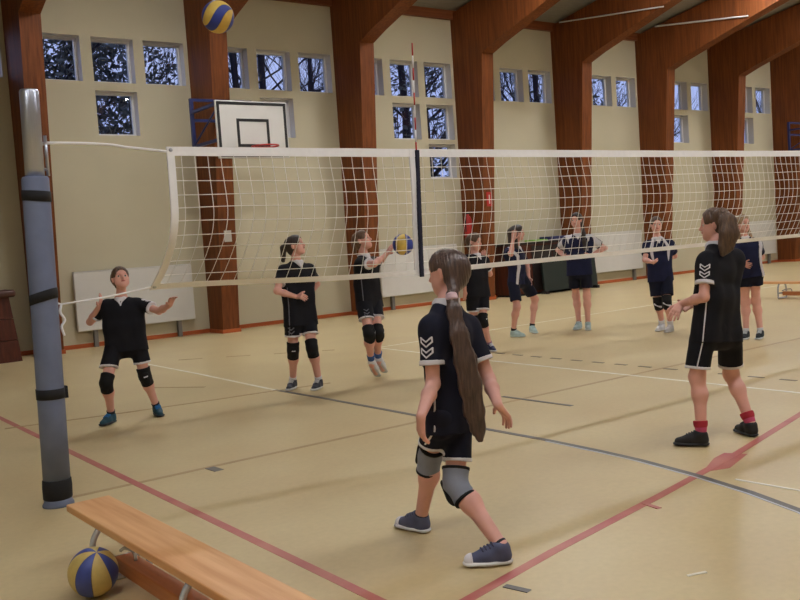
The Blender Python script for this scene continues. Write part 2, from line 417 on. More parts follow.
# basketball hoop on the second column
BX, BY = X0 + BAY + .14, YW - 2.1
hoop = empty('basketball_hoop', (BX, YW - .95, 3.3), 'white basketball backboard with black lines and red ring on a blue steel arm', 'basketball hoop')
bm = bmesh.new(); box(bm, (BX - .68, BY, 3.09), (BX + .68, BY + .04, 4.06), bev=.006); board = obj('backboard', bm, M_WHITE, hoop)
bm = bmesh.new(); y0, y1 = BY - .004, BY - .0005
def frame(bm, x0, x1, z0, z1, w):
    box(bm, (x0, y0, z0), (x1, y1, z0 + w)); box(bm, (x0, y0, z1 - w), (x1, y1, z1)); box(bm, (x0, y0, z0 + w), (x0 + w, y1, z1 - w)); box(bm, (x1 - w, y0, z0 + w), (x1, y1, z1 - w))
frame(bm, BX - .66, BX + .66, 3.11, 4.04, .05); frame(bm, BX - .31, BX + .31, 3.28, 3.76, .05)
obj('board_line', bm, mat('black board paint', (30, 30, 32), .5, .1, 6.), board)
bm = bmesh.new()
ring = [(BX + .225 * math.sin(a), BY - .38 - .225 * math.cos(a), 3.25) for a in np.linspace(0, 2 * math.pi, 33)]
tube(bm, ring, .014, 8, cap=False); box(bm, (BX - .07, BY - .16, 3.22), (BX + .07, BY - .004, 3.265)); obj('ring', bm, M_RED, hoop, True)
bm = bmesh.new()
for xs in (-.58, .58):
    for zz in (3.42, 4.26):
        box(bm, (BX + xs - .025, BY + .3 * 0 + .04, zz - .025 if zz < 4 else 4.0), (BX + xs + .025, YW - .97, zz + .025 if zz < 4 else 4.05))
    box(bm, (BX + xs - .03, YW - .97, 3.36), (BX + xs + .03, YW - .91, 4.27))
    tube(bm, [(BX + xs, YW - .99, 3.46), (BX + xs, BY + .09, 3.98)], .018, 6)
for zz in (3.36, 3.86, 4.22):
    box(bm, (BX - .58, YW - .965, zz), (BX + .58, YW - .92, zz + .05))
obj('arm', bm, M_BLUE, hoop)
# the far hoop bracket at the last column
BX2 = X0 + 7 * BAY - .10
h2 = empty('basketball_hoop', (BX2, YW - .95, 3.3), 'far basketball hoop on a blue steel arm cut off by the right edge', 'basketball hoop')
for name in ('backboard', 'ring', 'arm'):
    src = next(o for o in hoop.children if o.name.startswith(name))
    c = src.copy(); C.objects.link(c); c.parent = h2; c.matrix_parent_inverse = src.matrix_parent_inverse.copy()
    for g in src.children:
        d = g.copy(); C.objects.link(d); d.parent = c

# notice on second column, fire sign and extinguisher on the fourth
def leg_d(z): return .57 + (.86 - .57) * z / 3.6
bm = bmesh.new(); x = X0 + BAY + .10; box(bm, (x, YW - leg_d(1.7) - .012, 1.70), (x + .15, YW - leg_d(1.9) - .002, 1.91))
tag(obj('notice', bm, M_WHITE), 'small white notice on the column below the backboard', 'notice')
x = X0 + 3 * BAY
bm = bmesh.new(); yy = YW - leg_d(2.3) - .02; box(bm, (x + .09, yy, 2.14), (x + .25, yy + .012, 2.46))
s = tag(obj('fire_sign', bm, M_RED), 'small red fire sign with a white mark on the orange face of a column', 'sign')
bm = bmesh.new(); box(bm, (x + .155, yy - .003, 2.2), (x + .185, yy - .0005, 2.4)); obj('sign_mark', bm, M_WHITE, s)
ext = empty('fire_extinguisher', (x - .10, YW - .3, 1.45), 'red fire extinguisher on the dark side of the column with the fire sign', 'fire extinguisher')
bm = bmesh.new(); lathe(bm, [(.05, 1.42), (.085, 1.44), (.09, 1.5), (.09, 1.86), (.07, 1.93), (.03, 1.97), (.03, 2.0)], x - .10, YW - .3, 18); obj('tank', bm, M_RED, ext, True)
bm = bmesh.new(); box(bm, (x - .16, YW - .33, 2.0), (x - .06, YW - .27, 2.05)); tube(bm, [(x - .15, YW - .3, 2.02), (x - .2, YW - .33, 1.9), (x - .2, YW - .33, 1.6)], .014, 6); box(bm, (x - .02, YW - .33, 1.6), (x - .001, YW - .27, 1.8)); obj('valve', bm, M_BLACK, ext)

# dark cabinet and folded table between the fourth and fifth columns
CX = X0 + 3 * BAY + .80
cab = empty('storage_cabinet', (CX, YW - .4, 0), 'low dark brown storage cabinet against the wall behind the far players', 'cabinet')
bm = bmesh.new(); box(bm, (CX, YW - .62, .05), (CX + 2.9, YW - .10, 1.20), bev=.01); obj('body', bm, M_DKWOOD, cab)
bm = bmesh.new(); box(bm, (CX - .03, YW - .66, 1.201), (CX + 2.93, YW - .08, 1.25)); obj('top', bm, mat('near black wood', (40, 24, 22), .5, .2, 4.), cab)
bm = bmesh.new(); box(bm, (CX + .03, YW - .6, 0), (CX + 2.87, YW - .14, .049)); obj('plinth', bm, M_BLACK, cab)
for i in range(4):
    bm = bmesh.new(); xx = CX + .04 + i * .71; box(bm, (xx, YW - .64, .1), (xx + .67, YW - .621, 1.16)); dr = obj('door', bm, mat('black door', (34, 24, 24), .5, .2, 4.) if i else M_DKWOOD, cab)
    bm = bmesh.new(); box(bm, (xx + .58, YW - .655, .6), (xx + .60, YW - .641, .72)); obj('handle', bm, M_CHROME, dr)
bm = bmesh.new(); box(bm, (CX + .95, YW - .5, 1.252), (CX + 1.45, YW - .2, 1.30), bev=.01); tag(obj('folded_mat', bm, mat('lime vinyl', (134, 196, 74), .6, .1, 4.)), 'lime green folded mat on the dark cabinet', 'mat', 'folded mats on the cabinet')
bm = bmesh.new(); box(bm, (CX + 1.5, YW - .55, 1.252), (CX + 2.7, YW - .16, 1.35), bev=.012); tag(obj('folded_mat', bm, mat('dark blue vinyl', (44, 48, 96), .6, .1, 4.)), 'dark blue folded mat on the dark cabinet', 'mat', 'folded mats on the cabinet')
tt = empty('folded_table', (CX + .9, YW - .9, 0), 'dark green folded table standing on edge in front of the cabinet', 'table')
bm = bmesh.new(); prism(bm, [(YW - .86, .07), (YW - .80, .07), (YW - .74, .78), (YW - .80, .78)], CX + .9, CX + 2.75, 0); obj('table_top', bm, M_DGREEN, tt)
bm = bmesh.new(); box(bm, (CX + .9, YW - .92, .0), (CX + .98, YW - .72, .069)); obj('foot', bm, M_BLACK, tt)
bm = bmesh.new(); box(bm, (CX + 2.66, YW - .92, .0), (CX + 2.75, YW - .72, .069)); obj('foot', bm, M_BLACK, tt)
bm = bmesh.new(); box(bm, (CX + .12, YW - .74, .42), (CX + .34, YW - .66, .86), bev=.03); tag(obj('hanging_cloth', bm, mat('mustard cloth', (170, 112, 36), .8, .2, 8.)), 'mustard yellow cloth hanging on the end of the dark cabinet', 'cloth')
# brown vaulting box at the left edge
vb = empty('vaulting_box', (3.2, 15.55, 0), 'dark brown wooden vaulting box cut off by the left edge', 'vaulting box')
bm = bmesh.new()
zs = [.0, .34, .35, .68, .69, 1.03]
for i in range(0, 6, 2):
    def sec(z): return .16 * z / 1.03
    a, b2 = sec(zs[i]), sec(zs[i + 1])
    lo = [bm.verts.new(p) for p in ((2.2 + a, 15.35 + a * .6, zs[i]), (3.72 - a * .6, 15.35 + a * .6, zs[i]), (3.72 - a * .6, 15.95 - a * .6, zs[i]), (2.2 + a, 15.95 - a * .6, zs[i]))]
    hi = [bm.verts.new(p) for p in ((2.2 + b2, 15.35 + b2 * .6, zs[i + 1]), (3.72 - b2 * .6, 15.35 + b2 * .6, zs[i + 1]), (3.72 - b2 * .6, 15.95 - b2 * .6, zs[i + 1]), (2.2 + b2, 15.95 - b2 * .6, zs[i + 1]))]
    bm.faces.new(lo[::-1]); bm.faces.new(hi)
    for k in range(4): bm.faces.new((lo[k], lo[(k + 1) % 4], hi[(k + 1) % 4], hi[k]))
obj('box_section', bm, M_DKWOOD, vb)
bm = bmesh.new(); box(bm, (2.3, 15.36, 1.031), (3.72, 15.94, 1.15), bev=.04); obj('padded_top', bm, mat('dark brown leather', (74, 38, 30), .5, .15, 6.), vb, True)

# conduits running along the rafters
def pipe(name, pts, r, label):
    bm = bmesh.new(); tube(bm, pts, r, 6); tag(obj(name, bm, mat('pale grey pipe', (206, 206, 204), .4, .06, 6.)), label, 'pipe', 'pale pipes along the rafters')
x5, x6 = X0 + 4 * BAY, X0 + 5 * BAY
pipe('conduit', [(x6 - .03, 15.54, 6.69), (x6 - .03, 12.82, 6.33)], .022, 'pale pipe across the side of the rafter above the fourth window group')
pipe('conduit', [(x5 - .03, 15.9, 6.60), (x5 - .03, 12.8, 6.24)], .016, 'thin pale pipe across the side of the rafter above the third window group')

# ------------------------------------------------------------------ post
PX, PY = 1.572, 5.94; LEAN = (.021, 0)
post = empty('volleyball_post', (PX, PY, 0), 'aluminium net post wrapped in a grey blue foam sleeve with black straps', 'post')
bm = bmesh.new(); lathe(bm, [(.058, 2.0), (.058, 2.60), (.052, 2.612)], PX, PY, 32, lean=LEAN); obj('tube', bm, M_ALU, post, True)
bm = bmesh.new(); lathe(bm, [(.083, .14), (.083, .7), (.081, .72), (.083, .74), (.082, 2.06), (.074, 2.075)], PX, PY, 40, lean=LEAN); obj('foam_sleeve', bm, M_PAD, post, True)
bm = bmesh.new(); lathe(bm, [(.085, .045), (.089, .05), (.091, .12), (.0885, .165), (.084, .17)], PX, PY, 32, lean=LEAN); obj('foot_cover', bm, M_BLACK, post, True)
bm = bmesh.new(); lathe(bm, [(.096, 0), (.096, .012), (.086, .03), (.084, .06)], PX, PY, 32, lean=LEAN); obj('base_plate', bm, M_PAD, post, True)
for z, tilt in ((1.955, -.10), (1.325, .26), (.715, -.02)):
    bm = bmesh.new(); N = 40; rr = .0845; hh = .032
    ringv = []
    for k in range(N):
        a = 2 * math.pi * k / N; ex = math.cos(a) * rt + math.sin(a) * np.array([-rt[1], rt[0], 0])
        zc = z + tilt * rr * math.cos(a)
        ringv.append([bm.verts.new((PX + LEAN[0] * z + q * ex[0], PY + q * ex[1], zc + dz)) for q, dz in ((rr - .002, -hh), (rr + .003, -hh), (rr + .003, hh), (rr - .002, hh))])
    for k in range(N):
        for j in range(4):
            bm.faces.new((ringv[k][j], ringv[k][(j + 1) % 4], ringv[(k + 1) % N][(j + 1) % 4], ringv[(k + 1) % N][j]))
    st_ = obj('strap', bm, M_BLACK, post, True)
    if abs(tilt) < .05:
        bm = bmesh.new(); box(bm, (PX + .085, PY - .03, z - .04), (PX + .115, PY + .02, z + .035)); obj('strap_end', bm, M_BLACK, st_)
bm = bmesh.new(); tube(bm, [(PX + .125, PY, 2.08), (PX + .125, PY, 2.33)], .011, 8); tube(bm, [(PX + .045, PY, 2.28), (PX + .13, PY, 2.28)], .012, 8); tube(bm, [(PX + .1, PY, 2.12), (PX + .13, PY, 2.12)], .01, 8)
obj('cord_hook', bm, M_ALU, post, True)

# ------------------------------------------------------------------ net
NX0, NX1 = 2.490, 12.0
def amp(X):
    # how far the lower edge swings away from the plane of the posts
    return float(np.interp(X, [2.5, 3.0, 3.6, 4.2, 4.6, 5.2, 6, 7, 8, 9, 10, 12], [.45, .40, .27, .12, .02, .10, .11, .11, .12, .16, .2, .1]))
def mid(X):
    return float(np.interp(X, [2.5, 3.0, 3.6, 4.2, 4.6, 5.2, 6, 7, 9, 12], [0., -.05, -.06, -.04, 0., -.05, -.06, -.05, -.05, 0]))
def NP(X, t):
    a = amp(X); zb = 1.237 + .06 * math.exp(-((X - 2.5) / 1.1) ** 2)
    y = 5.94 + a * (max(0, t - .42) / .58) ** 1.9 + mid(X) * math.sin(math.pi * min(1, t / .85)) ** 2 + .006 * math.sin(X * 9 + t * 7)
    zt = 2.262 - .010 * math.sin(math.pi * (X - NX0) / (NX1 - NX0))
    dx = -.03 * (max(0, t - .6) / .4) ** 2 * math.exp(-(X - 2.5) * 2)
    return (X + dx, y, zt + (zb - zt) * t)
net = empty('volleyball_net', (NX0, PY, 1.2), 'white volleyball net strung across the hall with cream square mesh', 'net')
def ribbon(name, path, width_dir, m, th=.006):
    bm = bmesh.new(); a = []
    for P, Q in path:
        P = Vector(P); Q = Vector(Q); a.append([bm.verts.new(P + Vector((0, -th, 0))), bm.verts.new(Q + Vector((0, -th, 0))), bm.verts.new(Q + Vector((0, th, 0))), bm.verts.new(P + Vector((0, th, 0)))])
    for i in range(len(a) - 1):
        for k in range(4): bm.faces.new((a[i][k], a[i][(k + 1) % 4], a[i + 1][(k + 1) % 4], a[i + 1][k]))
    bm.faces.new(a[0][::-1]); bm.faces.new(a[-1])
    return obj(name, bm, m, net)
xs = np.linspace(NX0, NX1, 120)
ribbon('top_tape', [(NP(x, -.004), NP(x, .060)) for x in xs], 0, M_NETW)
ribbon('bottom_tape', [(NP(x, .966), NP(x, 1.008)) for x in xs], 0, M_NETW)
ts = np.linspace(-.004, 1.008, 40)
ribbon('side_tape', [(NP(NX0 - .002, t), NP(NX0 + .05, t)) for t in ts], 0, M_NETW, .008)
mk = ribbon('marker_band', [(NP(4.555, t), NP(4.605, t)) for t in ts], 0, M_NETW, .009)
bm = bmesh.new()
for x in np.arange(NX0 + .1, NX1, .1):
    if 4.5 < x < 4.64: continue
    tube(bm, [NP(x, t) for t in np.linspace(.05, .98, 22)], .0028, 4, cap=False)
for j in range(1, 10):
    t = .05 + j * .0945
    tube(bm, [NP(x + .05 * k, t + .004 * math.sin((x + .05 * k) * 3 + j * 2)) for x in [NX0] for k in range(int((NX1 - NX0) / .05))], .0028, 4, cap=False)
obj('net_mesh', bm, M_CORD, net)
bm = bmesh.new(); a = Vector((PX + .125, PY, 2.285)); b3 = Vector(NP(NX0, .03))
tube(bm, [a + (b3 - a) * s + Vector((0, 0, .018 * math.sin(math.pi * s) * (1 if s < .6 else .6))) for s in np.linspace(0, 1, 12)], .009, 8)
obj('top_cord', bm, M_NETW, net, True)
bm = bmesh.new(); a = Vector((PX + .13, PY, 1.268)); b3 = Vector(NP(NX0, .985))
tube(bm, [a + (b3 - a) * s - Vector((0, 0, .008 * math.sin(math.pi * s))) for s in np.linspace(0, 1, 8)], .006, 8)
tube(bm, curve([a, a + Vector((-.012, -.01, -.05)), a + Vector((.012, -.01, -.10)), a + Vector((-.012, -.01, -.14)), a + Vector((.0, -.01, -.20))], 5), .008, 6)
tube(bm, [a, a + Vector((-.05, .0, .02))], .006, 6)
obj('bottom_cord', bm, M_NETW, net, True)
for P in (NP(NX0 + .024, .02), NP(NX0 + .024, .985)):
    bm = bmesh.new(); tube(bm, [(P[0], P[1] - .014, P[2]), (P[0], P[1] + .014, P[2])], .013, 10); obj('eyelet', bm, M_ALU, net, True)
# antenna: red and white rod in its navy pocket
ant = empty('net_antenna', (4.615, PY, 1.23), 'thin red and white striped antenna rod rising above the net marker band', 'antenna')
a = Vector((4.588, PY - .016, 1.215)); b3 = Vector((4.652, PY - .016, 3.11)); L = (b3 - a).length
bm = bmesh.new(); nseg = 19
for i in range(nseg):
    tube(bm, [a + (b3 - a) * (i / nseg), a + (b3 - a) * ((i + 1) / nseg)], .0062, 8, mi=(i % 2))
obj('rod', bm, [M_RED, M_NETW], ant, True)
bm = bmesh.new()
for i in range(20):
    s0, s1 = i / 20 * .545, (i + 1) / 20 * .545; p, q = a + (b3 - a) * s0, a + (b3 - a) * s1
    box(bm, (min(p.x, q.x) - .009, PY - .034, p.z), (max(p.x, q.x) + .016, PY - .006, q.z))
obj('pocket', bm, M_NAVYBAND, ant)

# ------------------------------------------------------------------ balls
def ball_mat(name, y, bl, pairs, twist, r):
    m = bpy.data.materials.new(name); m.use_nodes = True; nt = m.node_tree; p = nt.nodes['Principled BSDF']; p.inputs['Roughness'].default_value = .5
    N, L = nt.nodes.new, nt.links.new
    tc = N('ShaderNodeTexCoord'); sx = N('ShaderNodeSeparateXYZ'); L(tc.outputs['Object'], sx.inputs[0])
    def M(op, a, b=None):
        n = N('ShaderNodeMath'); n.operation = op
        for i, v in enumerate((a, b)):
            if v is None: continue
            if isinstance(v, (int, float)): n.inputs[i].default_value = v
            else: L(v, n.inputs[i])
        return n.outputs[0]
    ph = M('ADD', M('ARCTAN2', sx.outputs['Y'], sx.outputs['X']), M('MULTIPLY', sx.outputs['Z'], twist / r))
    g = M('FRACT', M('ADD', M('MULTIPLY', ph, pairs / (2 * math.pi)), 10.))
    rp = N('ShaderNodeValToRGB'); cr = rp.color_ramp; cr.interpolation = 'CONSTANT'
    cr.elements[0].position = 0; cr.elements[0].color = lin(bl); cr.elements[1].position = .44; cr.elements[1].color = lin((84, 76, 58))
    for q, c in ((.46, y), (.985, (84, 76, 58))):
        e = cr.elements.new(q); e.color = lin(c)
    L(g, rp.inputs[0])
    nz = N('ShaderNodeTexNoise'); nz.inputs['Scale'].default_value = 30.; nz.inputs['Detail'].default_value = 6.
    mx = N('ShaderNodeMixRGB'); mx.blend_type = 'MULTIPLY'; mx.inputs[0].default_value = .35
    L(tc.outputs['Object'], nz.inputs['Vector']); L(rp.outputs[0], mx.inputs[1]); L(nz.outputs[0], mx.inputs[2]); L(mx.outputs[0], p.inputs['Base Color'])
    return m
def ball(c, r, rot, m, label):
    bm = bmesh.new(); bmesh.ops.create_icosphere(bm, subdivisions=5, radius=r)
    o = obj('volleyball', bm, m, None, True)
    o.location = c; o.rotation_euler = rot
    return tag(o, label, 'ball', 'yellow and blue volleyballs')
ball((1.232, 4.185, .112), .112, (R(24), R(-8), R(28)), ball_mat('worn ball panels', (214, 188, 112), (66, 82, 158), 4, .25, .112), 'worn yellow and blue volleyball lying on the floor beside the bench')
ball((2.763, 5.559, 3.068), .105, (R(0), R(70), R(-38)), ball_mat('ball panels', (236, 200, 96), (48, 68, 162), 4, .7, .105), 'yellow and blue volleyball in mid air at the top of the picture')
ball((5.93, 7.94, 1.475), .115, (R(12), R(4), R(14)), ball_mat('spinning ball panels', (236, 200, 96), (48, 68, 162), 3, .2, .115), 'yellow and blue volleyball at the hands of the player on tiptoe')

# ------------------------------------------------------------------ benches
def bench(label):
    """gymnastic bench along +y from its end, top board, tube legs and balance beam below"""
    t = empty('gym_bench', (0, 0, 0), label, 'bench', 'long wooden gym benches')
    bm = bmesh.new(); box(bm, (-.112, -3.6, .268), (.112, 0, .305), bev=.006); obj('seat_board', bm, M_BENCH, t)
    bm = bmesh.new(); box(bm, (-.045, -3.25, .055), (.045, -.45, .125), bev=.006); obj('balance_beam', bm, M_BENCHX, t)
    for y in (-.42, -1.42, -3.2):
        bm = bmesh.new()
        tube(bm, curve([(-.095, y, .266), (-.13, y, .2), (-.135, y, .06), (-.13, y, .014), (-.08, y, .012), (.08, y, .012), (.13, y, .014), (.135, y, .06), (.13, y, .2), (.095, y, .266)], 5), .0155, 8)
        lg = obj('leg', bm, M_CHROME, t, True)
        bm = bmesh.new()
        tube(bm, [(-.128, y, .10), (0, y, .10), (.128, y, .10)], .0155, 8); tube(bm, curve([(.0, y, .135), (.0, y - .06, .16), (.0, y - .17, .17), (.0, y - .19, .13)], 4), .009, 6)
        obj('cross_tube', bm, M_CHROME, lg, True)
    return t
b1 = bench('wooden gym bench with chromed tube legs in the near corner beside the ball')
b1.location = (1.40, 4.735, 0); b1.rotation_euler = (0, 0, R(1.2))
b2_ = empty('gym_bench', (15.36, 9.62, 0), 'far wooden gym bench by the right edge behind the fair haired person', 'bench', 'long wooden gym benches')
for ch in b1.children:
    c = ch.copy(); C.objects.link(c); c.parent = b2_; c.matrix_parent_inverse = Matrix.Identity(4)
    for g in ch.children:
        d = g.copy(); C.objects.link(d); d.parent = c
bpy.context.view_layer.update()

# ------------------------------------------------------------------ implicit-surface modeller for bodies and clothes
def vec(p): return np.array(p, float)
def nrm(v): return v / (np.linalg.norm(v) + 1e-12)

def cone(a, b, ra, rb=None, k=.015, n=None, flat=1., cap=None, sub=False, caps=None):
    """tapered capsule; n/flat squash it along n; cap cuts it flat at b (extended past b)"""
    return dict(a=vec(a), b=vec(b), ra=ra, rb=ra if rb is None else rb, k=k, n=None if n is None else nrm(vec(n)), flat=flat, cap=cap, sub=sub)

def opdist(op, X, Y, Z):
    a, b = op['a'], op['b']; ra, rb = op['ra'], op['rb']
    n, s = op['n'], op['flat']
    P = [X, Y, Z]
    a2, b2 = a, b; sc = 1.
    if n is not None and s != 1.:
        q = (X - a[0]) * n[0] + (Y - a[1]) * n[1] + (Z - a[2]) * n[2]
        g = 1. / s - 1.
        P = [X + q * n[0] * g, Y + q * n[1] * g, Z + q * n[2] * g]
        b2 = b + n * ((b - a) @ n) * g; sc = .5 + .5 * s if s < 1 else 1.
    ab = b2 - a2; L2 = ab @ ab + 1e-12
    t = ((P[0] - a2[0]) * ab[0] + (P[1] - a2[1]) * ab[1] + (P[2] - a2[2]) * ab[2]) / L2
    tc_ = np.clip(t, 0, 1) if op['cap'] is None else np.clip(t, 0, 1.6)
    dx = P[0] - a2[0] - tc_ * ab[0]; dy = P[1] - a2[1] - tc_ * ab[1]; dz = P[2] - a2[2] - tc_ * ab[2]
    d = (np.sqrt(dx * dx + dy * dy + dz * dz) - (ra + (rb - ra) * np.clip(t, 0, 1))) * sc
    if op['cap'] is not None:
        cn = nrm(vec(op['cap'])) if not isinstance(op['cap'], bool) else nrm(b - a)
        d = np.maximum(d, (X - b[0]) * cn[0] + (Y - b[1]) * cn[1] + (Z - b[2]) * cn[2])
    return d

def bounds(ops, pad):
    lo = np.array([1e9] * 3); hi = -lo
    for o in ops:
        if o['sub']: continue
        r = max(o['ra'], o['rb']) * max(1., o['flat']) + pad; lo = np.minimum(lo, np.minimum(o['a'], o['b']) - r); hi = np.maximum(hi, np.maximum(o['a'], o['b']) + r)
    return lo, hi

def field(ops, lo, h, shape):
    F = np.full(shape, .12)
    ax = [lo[i] + h * np.arange(shape[i]) for i in range(3)]
    for o in ops:
        ext = o['k'] + .03 + 2 * h
        r = max(o['ra'], o['rb']) * max(1., o['flat']) + ext
        b_ = o['b'] + (o['b'] - o['a']) * (.6 if o['cap'] is not None else 0)
        l = np.minimum(o['a'], b_) - r; u = np.maximum(o['a'], b_) + r
        i0 = np.maximum(0, np.floor((l - lo) / h).astype(int)); i1 = np.minimum(shape, np.ceil((u - lo) / h).astype(int) + 1)
        if np.any(i1 <= i0): continue
        sl = tuple(slice(a, b) for a, b in zip(i0, i1))
        X = ax[0][sl[0]][:, None, None]; Y = ax[1][sl[1]][None, :, None]; Z = ax[2][sl[2]][None, None, :]
        d = opdist(o, X, Y, Z); k = o['k']; f = F[sl]
        if o['sub']:
            d = -d; hh = np.maximum(k - np.abs(f - d), 0) / k; F[sl] = np.maximum(f, d) + hh * hh * k * .25
        else:
            hh = np.maximum(k - np.abs(f - d), 0) / k; F[sl] = np.minimum(f, d) - hh * hh * k * .25
    return F, ax

EDG = [(0, 1), (0, 2), (0, 4), (1, 3), (1, 5), (2, 3), (2, 6), (3, 7), (4, 5), (4, 6), (5, 7), (6, 7)]
COR = np.array([[(c >> 2) & 1, (c >> 1) & 1, c & 1] for c in range(8)])
def surface(F, lo, h):
    nx, ny, nz = F.shape
    cs = [F[c[0]:nx - 1 + c[0], c[1]:ny - 1 + c[1], c[2]:nz - 1 + c[2]] for c in COR]
    ins = sum((c < 0).astype(np.int8) for c in cs)
    act = (ins > 0) & (ins < 8)
    idx = np.argwhere(act)
    if len(idx) == 0: return np.zeros((0, 3)), np.zeros((0, 4), int)
    vals = np.stack([c[act] for c in cs], 1)
    acc = np.zeros((len(idx), 3)); cnt = np.zeros(len(idx))
    for e0, e1 in EDG:
        a, b = vals[:, e0], vals[:, e1]; m = (a < 0) != (b < 0)
        t = np.where(m, a / np.where(m, a - b, 1), 0)
        p = COR[e0] + t[:, None] * (COR[e1] - COR[e0])
        acc[m] += p[m]; cnt[m] += 1
    V = lo + h * (idx + acc / cnt[:, None])
    vid = np.full(act.shape, -1, int); vid[act] = np.arange(len(idx))
    quads = []
    S = F < 0
    for axn in range(3):
        o1, o2 = [(1, 2), (2, 0), (0, 1)][axn]
        sl0 = [slice(1, -1)] * 3; sl1 = [slice(1, -1)] * 3
        sl0[axn] = slice(0, -1); sl1[axn] = slice(1, None)
        s0, s1 = S[tuple(sl0)], S[tuple(sl1)]
        for flip in (False, True):
            m = (s0 & ~s1) if not flip else (~s0 & s1)
            q = np.argwhere(m)
            if len(q) == 0: continue
            g = q + 1; g[:, axn] -= 1
            def cell(da, db):
                c = g.copy(); c[:, o1] -= da; c[:, o2] -= db
                return vid[c[:, 0], c[:, 1], c[:, 2]]
            Q = np.stack([cell(1, 1), cell(0, 1), cell(0, 0), cell(1, 0)], 1)
            quads.append(Q[:, ::-1] if flip else Q)
    return V, np.concatenate(quads)

def build(name, ops, h, mats, parent=None, post=None, disp=None, pad=.03):
    lo, hi = bounds(ops, pad + 2 * h)
    shape = np.ceil((hi - lo) / h).astype(int) + 1
    F, ax = field(ops, lo, h, shape)
    X, Y, Z = ax[0][:, None, None], ax[1][None, :, None], ax[2][None, None, :]
    if disp is not None: F = F + disp(X, Y, Z)
    if post is not None: F = post(F, X, Y, Z)
    V, Q = surface(F, lo, h)
    return tomesh(name, V, Q, mats, parent)

def tomesh(name, V, Q, mats, parent):
    me = bpy.data.meshes.new(name)
    off = np.zeros(3) if parent is not None else None
    me.from_pydata([tuple(v) for v in V], [], [tuple(int(i) for i in q) for q in Q])
    me.update()
    return link(name, me, mats, parent, True)

def patch(name, base, region, off, h, mats, parent, disp=None, inner=.02):
    """a thin layer lying on the implicit surface `base` inside `region`"""
    lo, hi = bounds(region, 2 * h + .005); shape = np.ceil((hi - lo) / h).astype(int) + 1
    A, ax = field(base, lo, h, shape)
    X, Y, Z = ax[0][:, None, None], ax[1][None, :, None], ax[2][None, None, :]
    if disp is not None: A = A + disp(X, Y, Z)
    B, _ = field(region, lo, h, shape)
    F = np.maximum(np.maximum(A - off, -(A + inner)), B)
    V, Q = surface(F, lo, h)
    if len(V) == 0: return None
    return tomesh(name, V, Q, mats, parent)

def cloth_noise(seed, amp):
    r = random.Random(seed); W = [(np.array([r.gauss(0, 1), r.gauss(0, 1), r.gauss(0, .45)]) * r.uniform(10, 26), r.uniform(0, 6.28)) for _ in range(6)]
    return lambda X, Y, Z: amp * sum(np.sin(w[0] * X + w[1] * Y + w[2] * Z + p) for w, p in W) / 3.

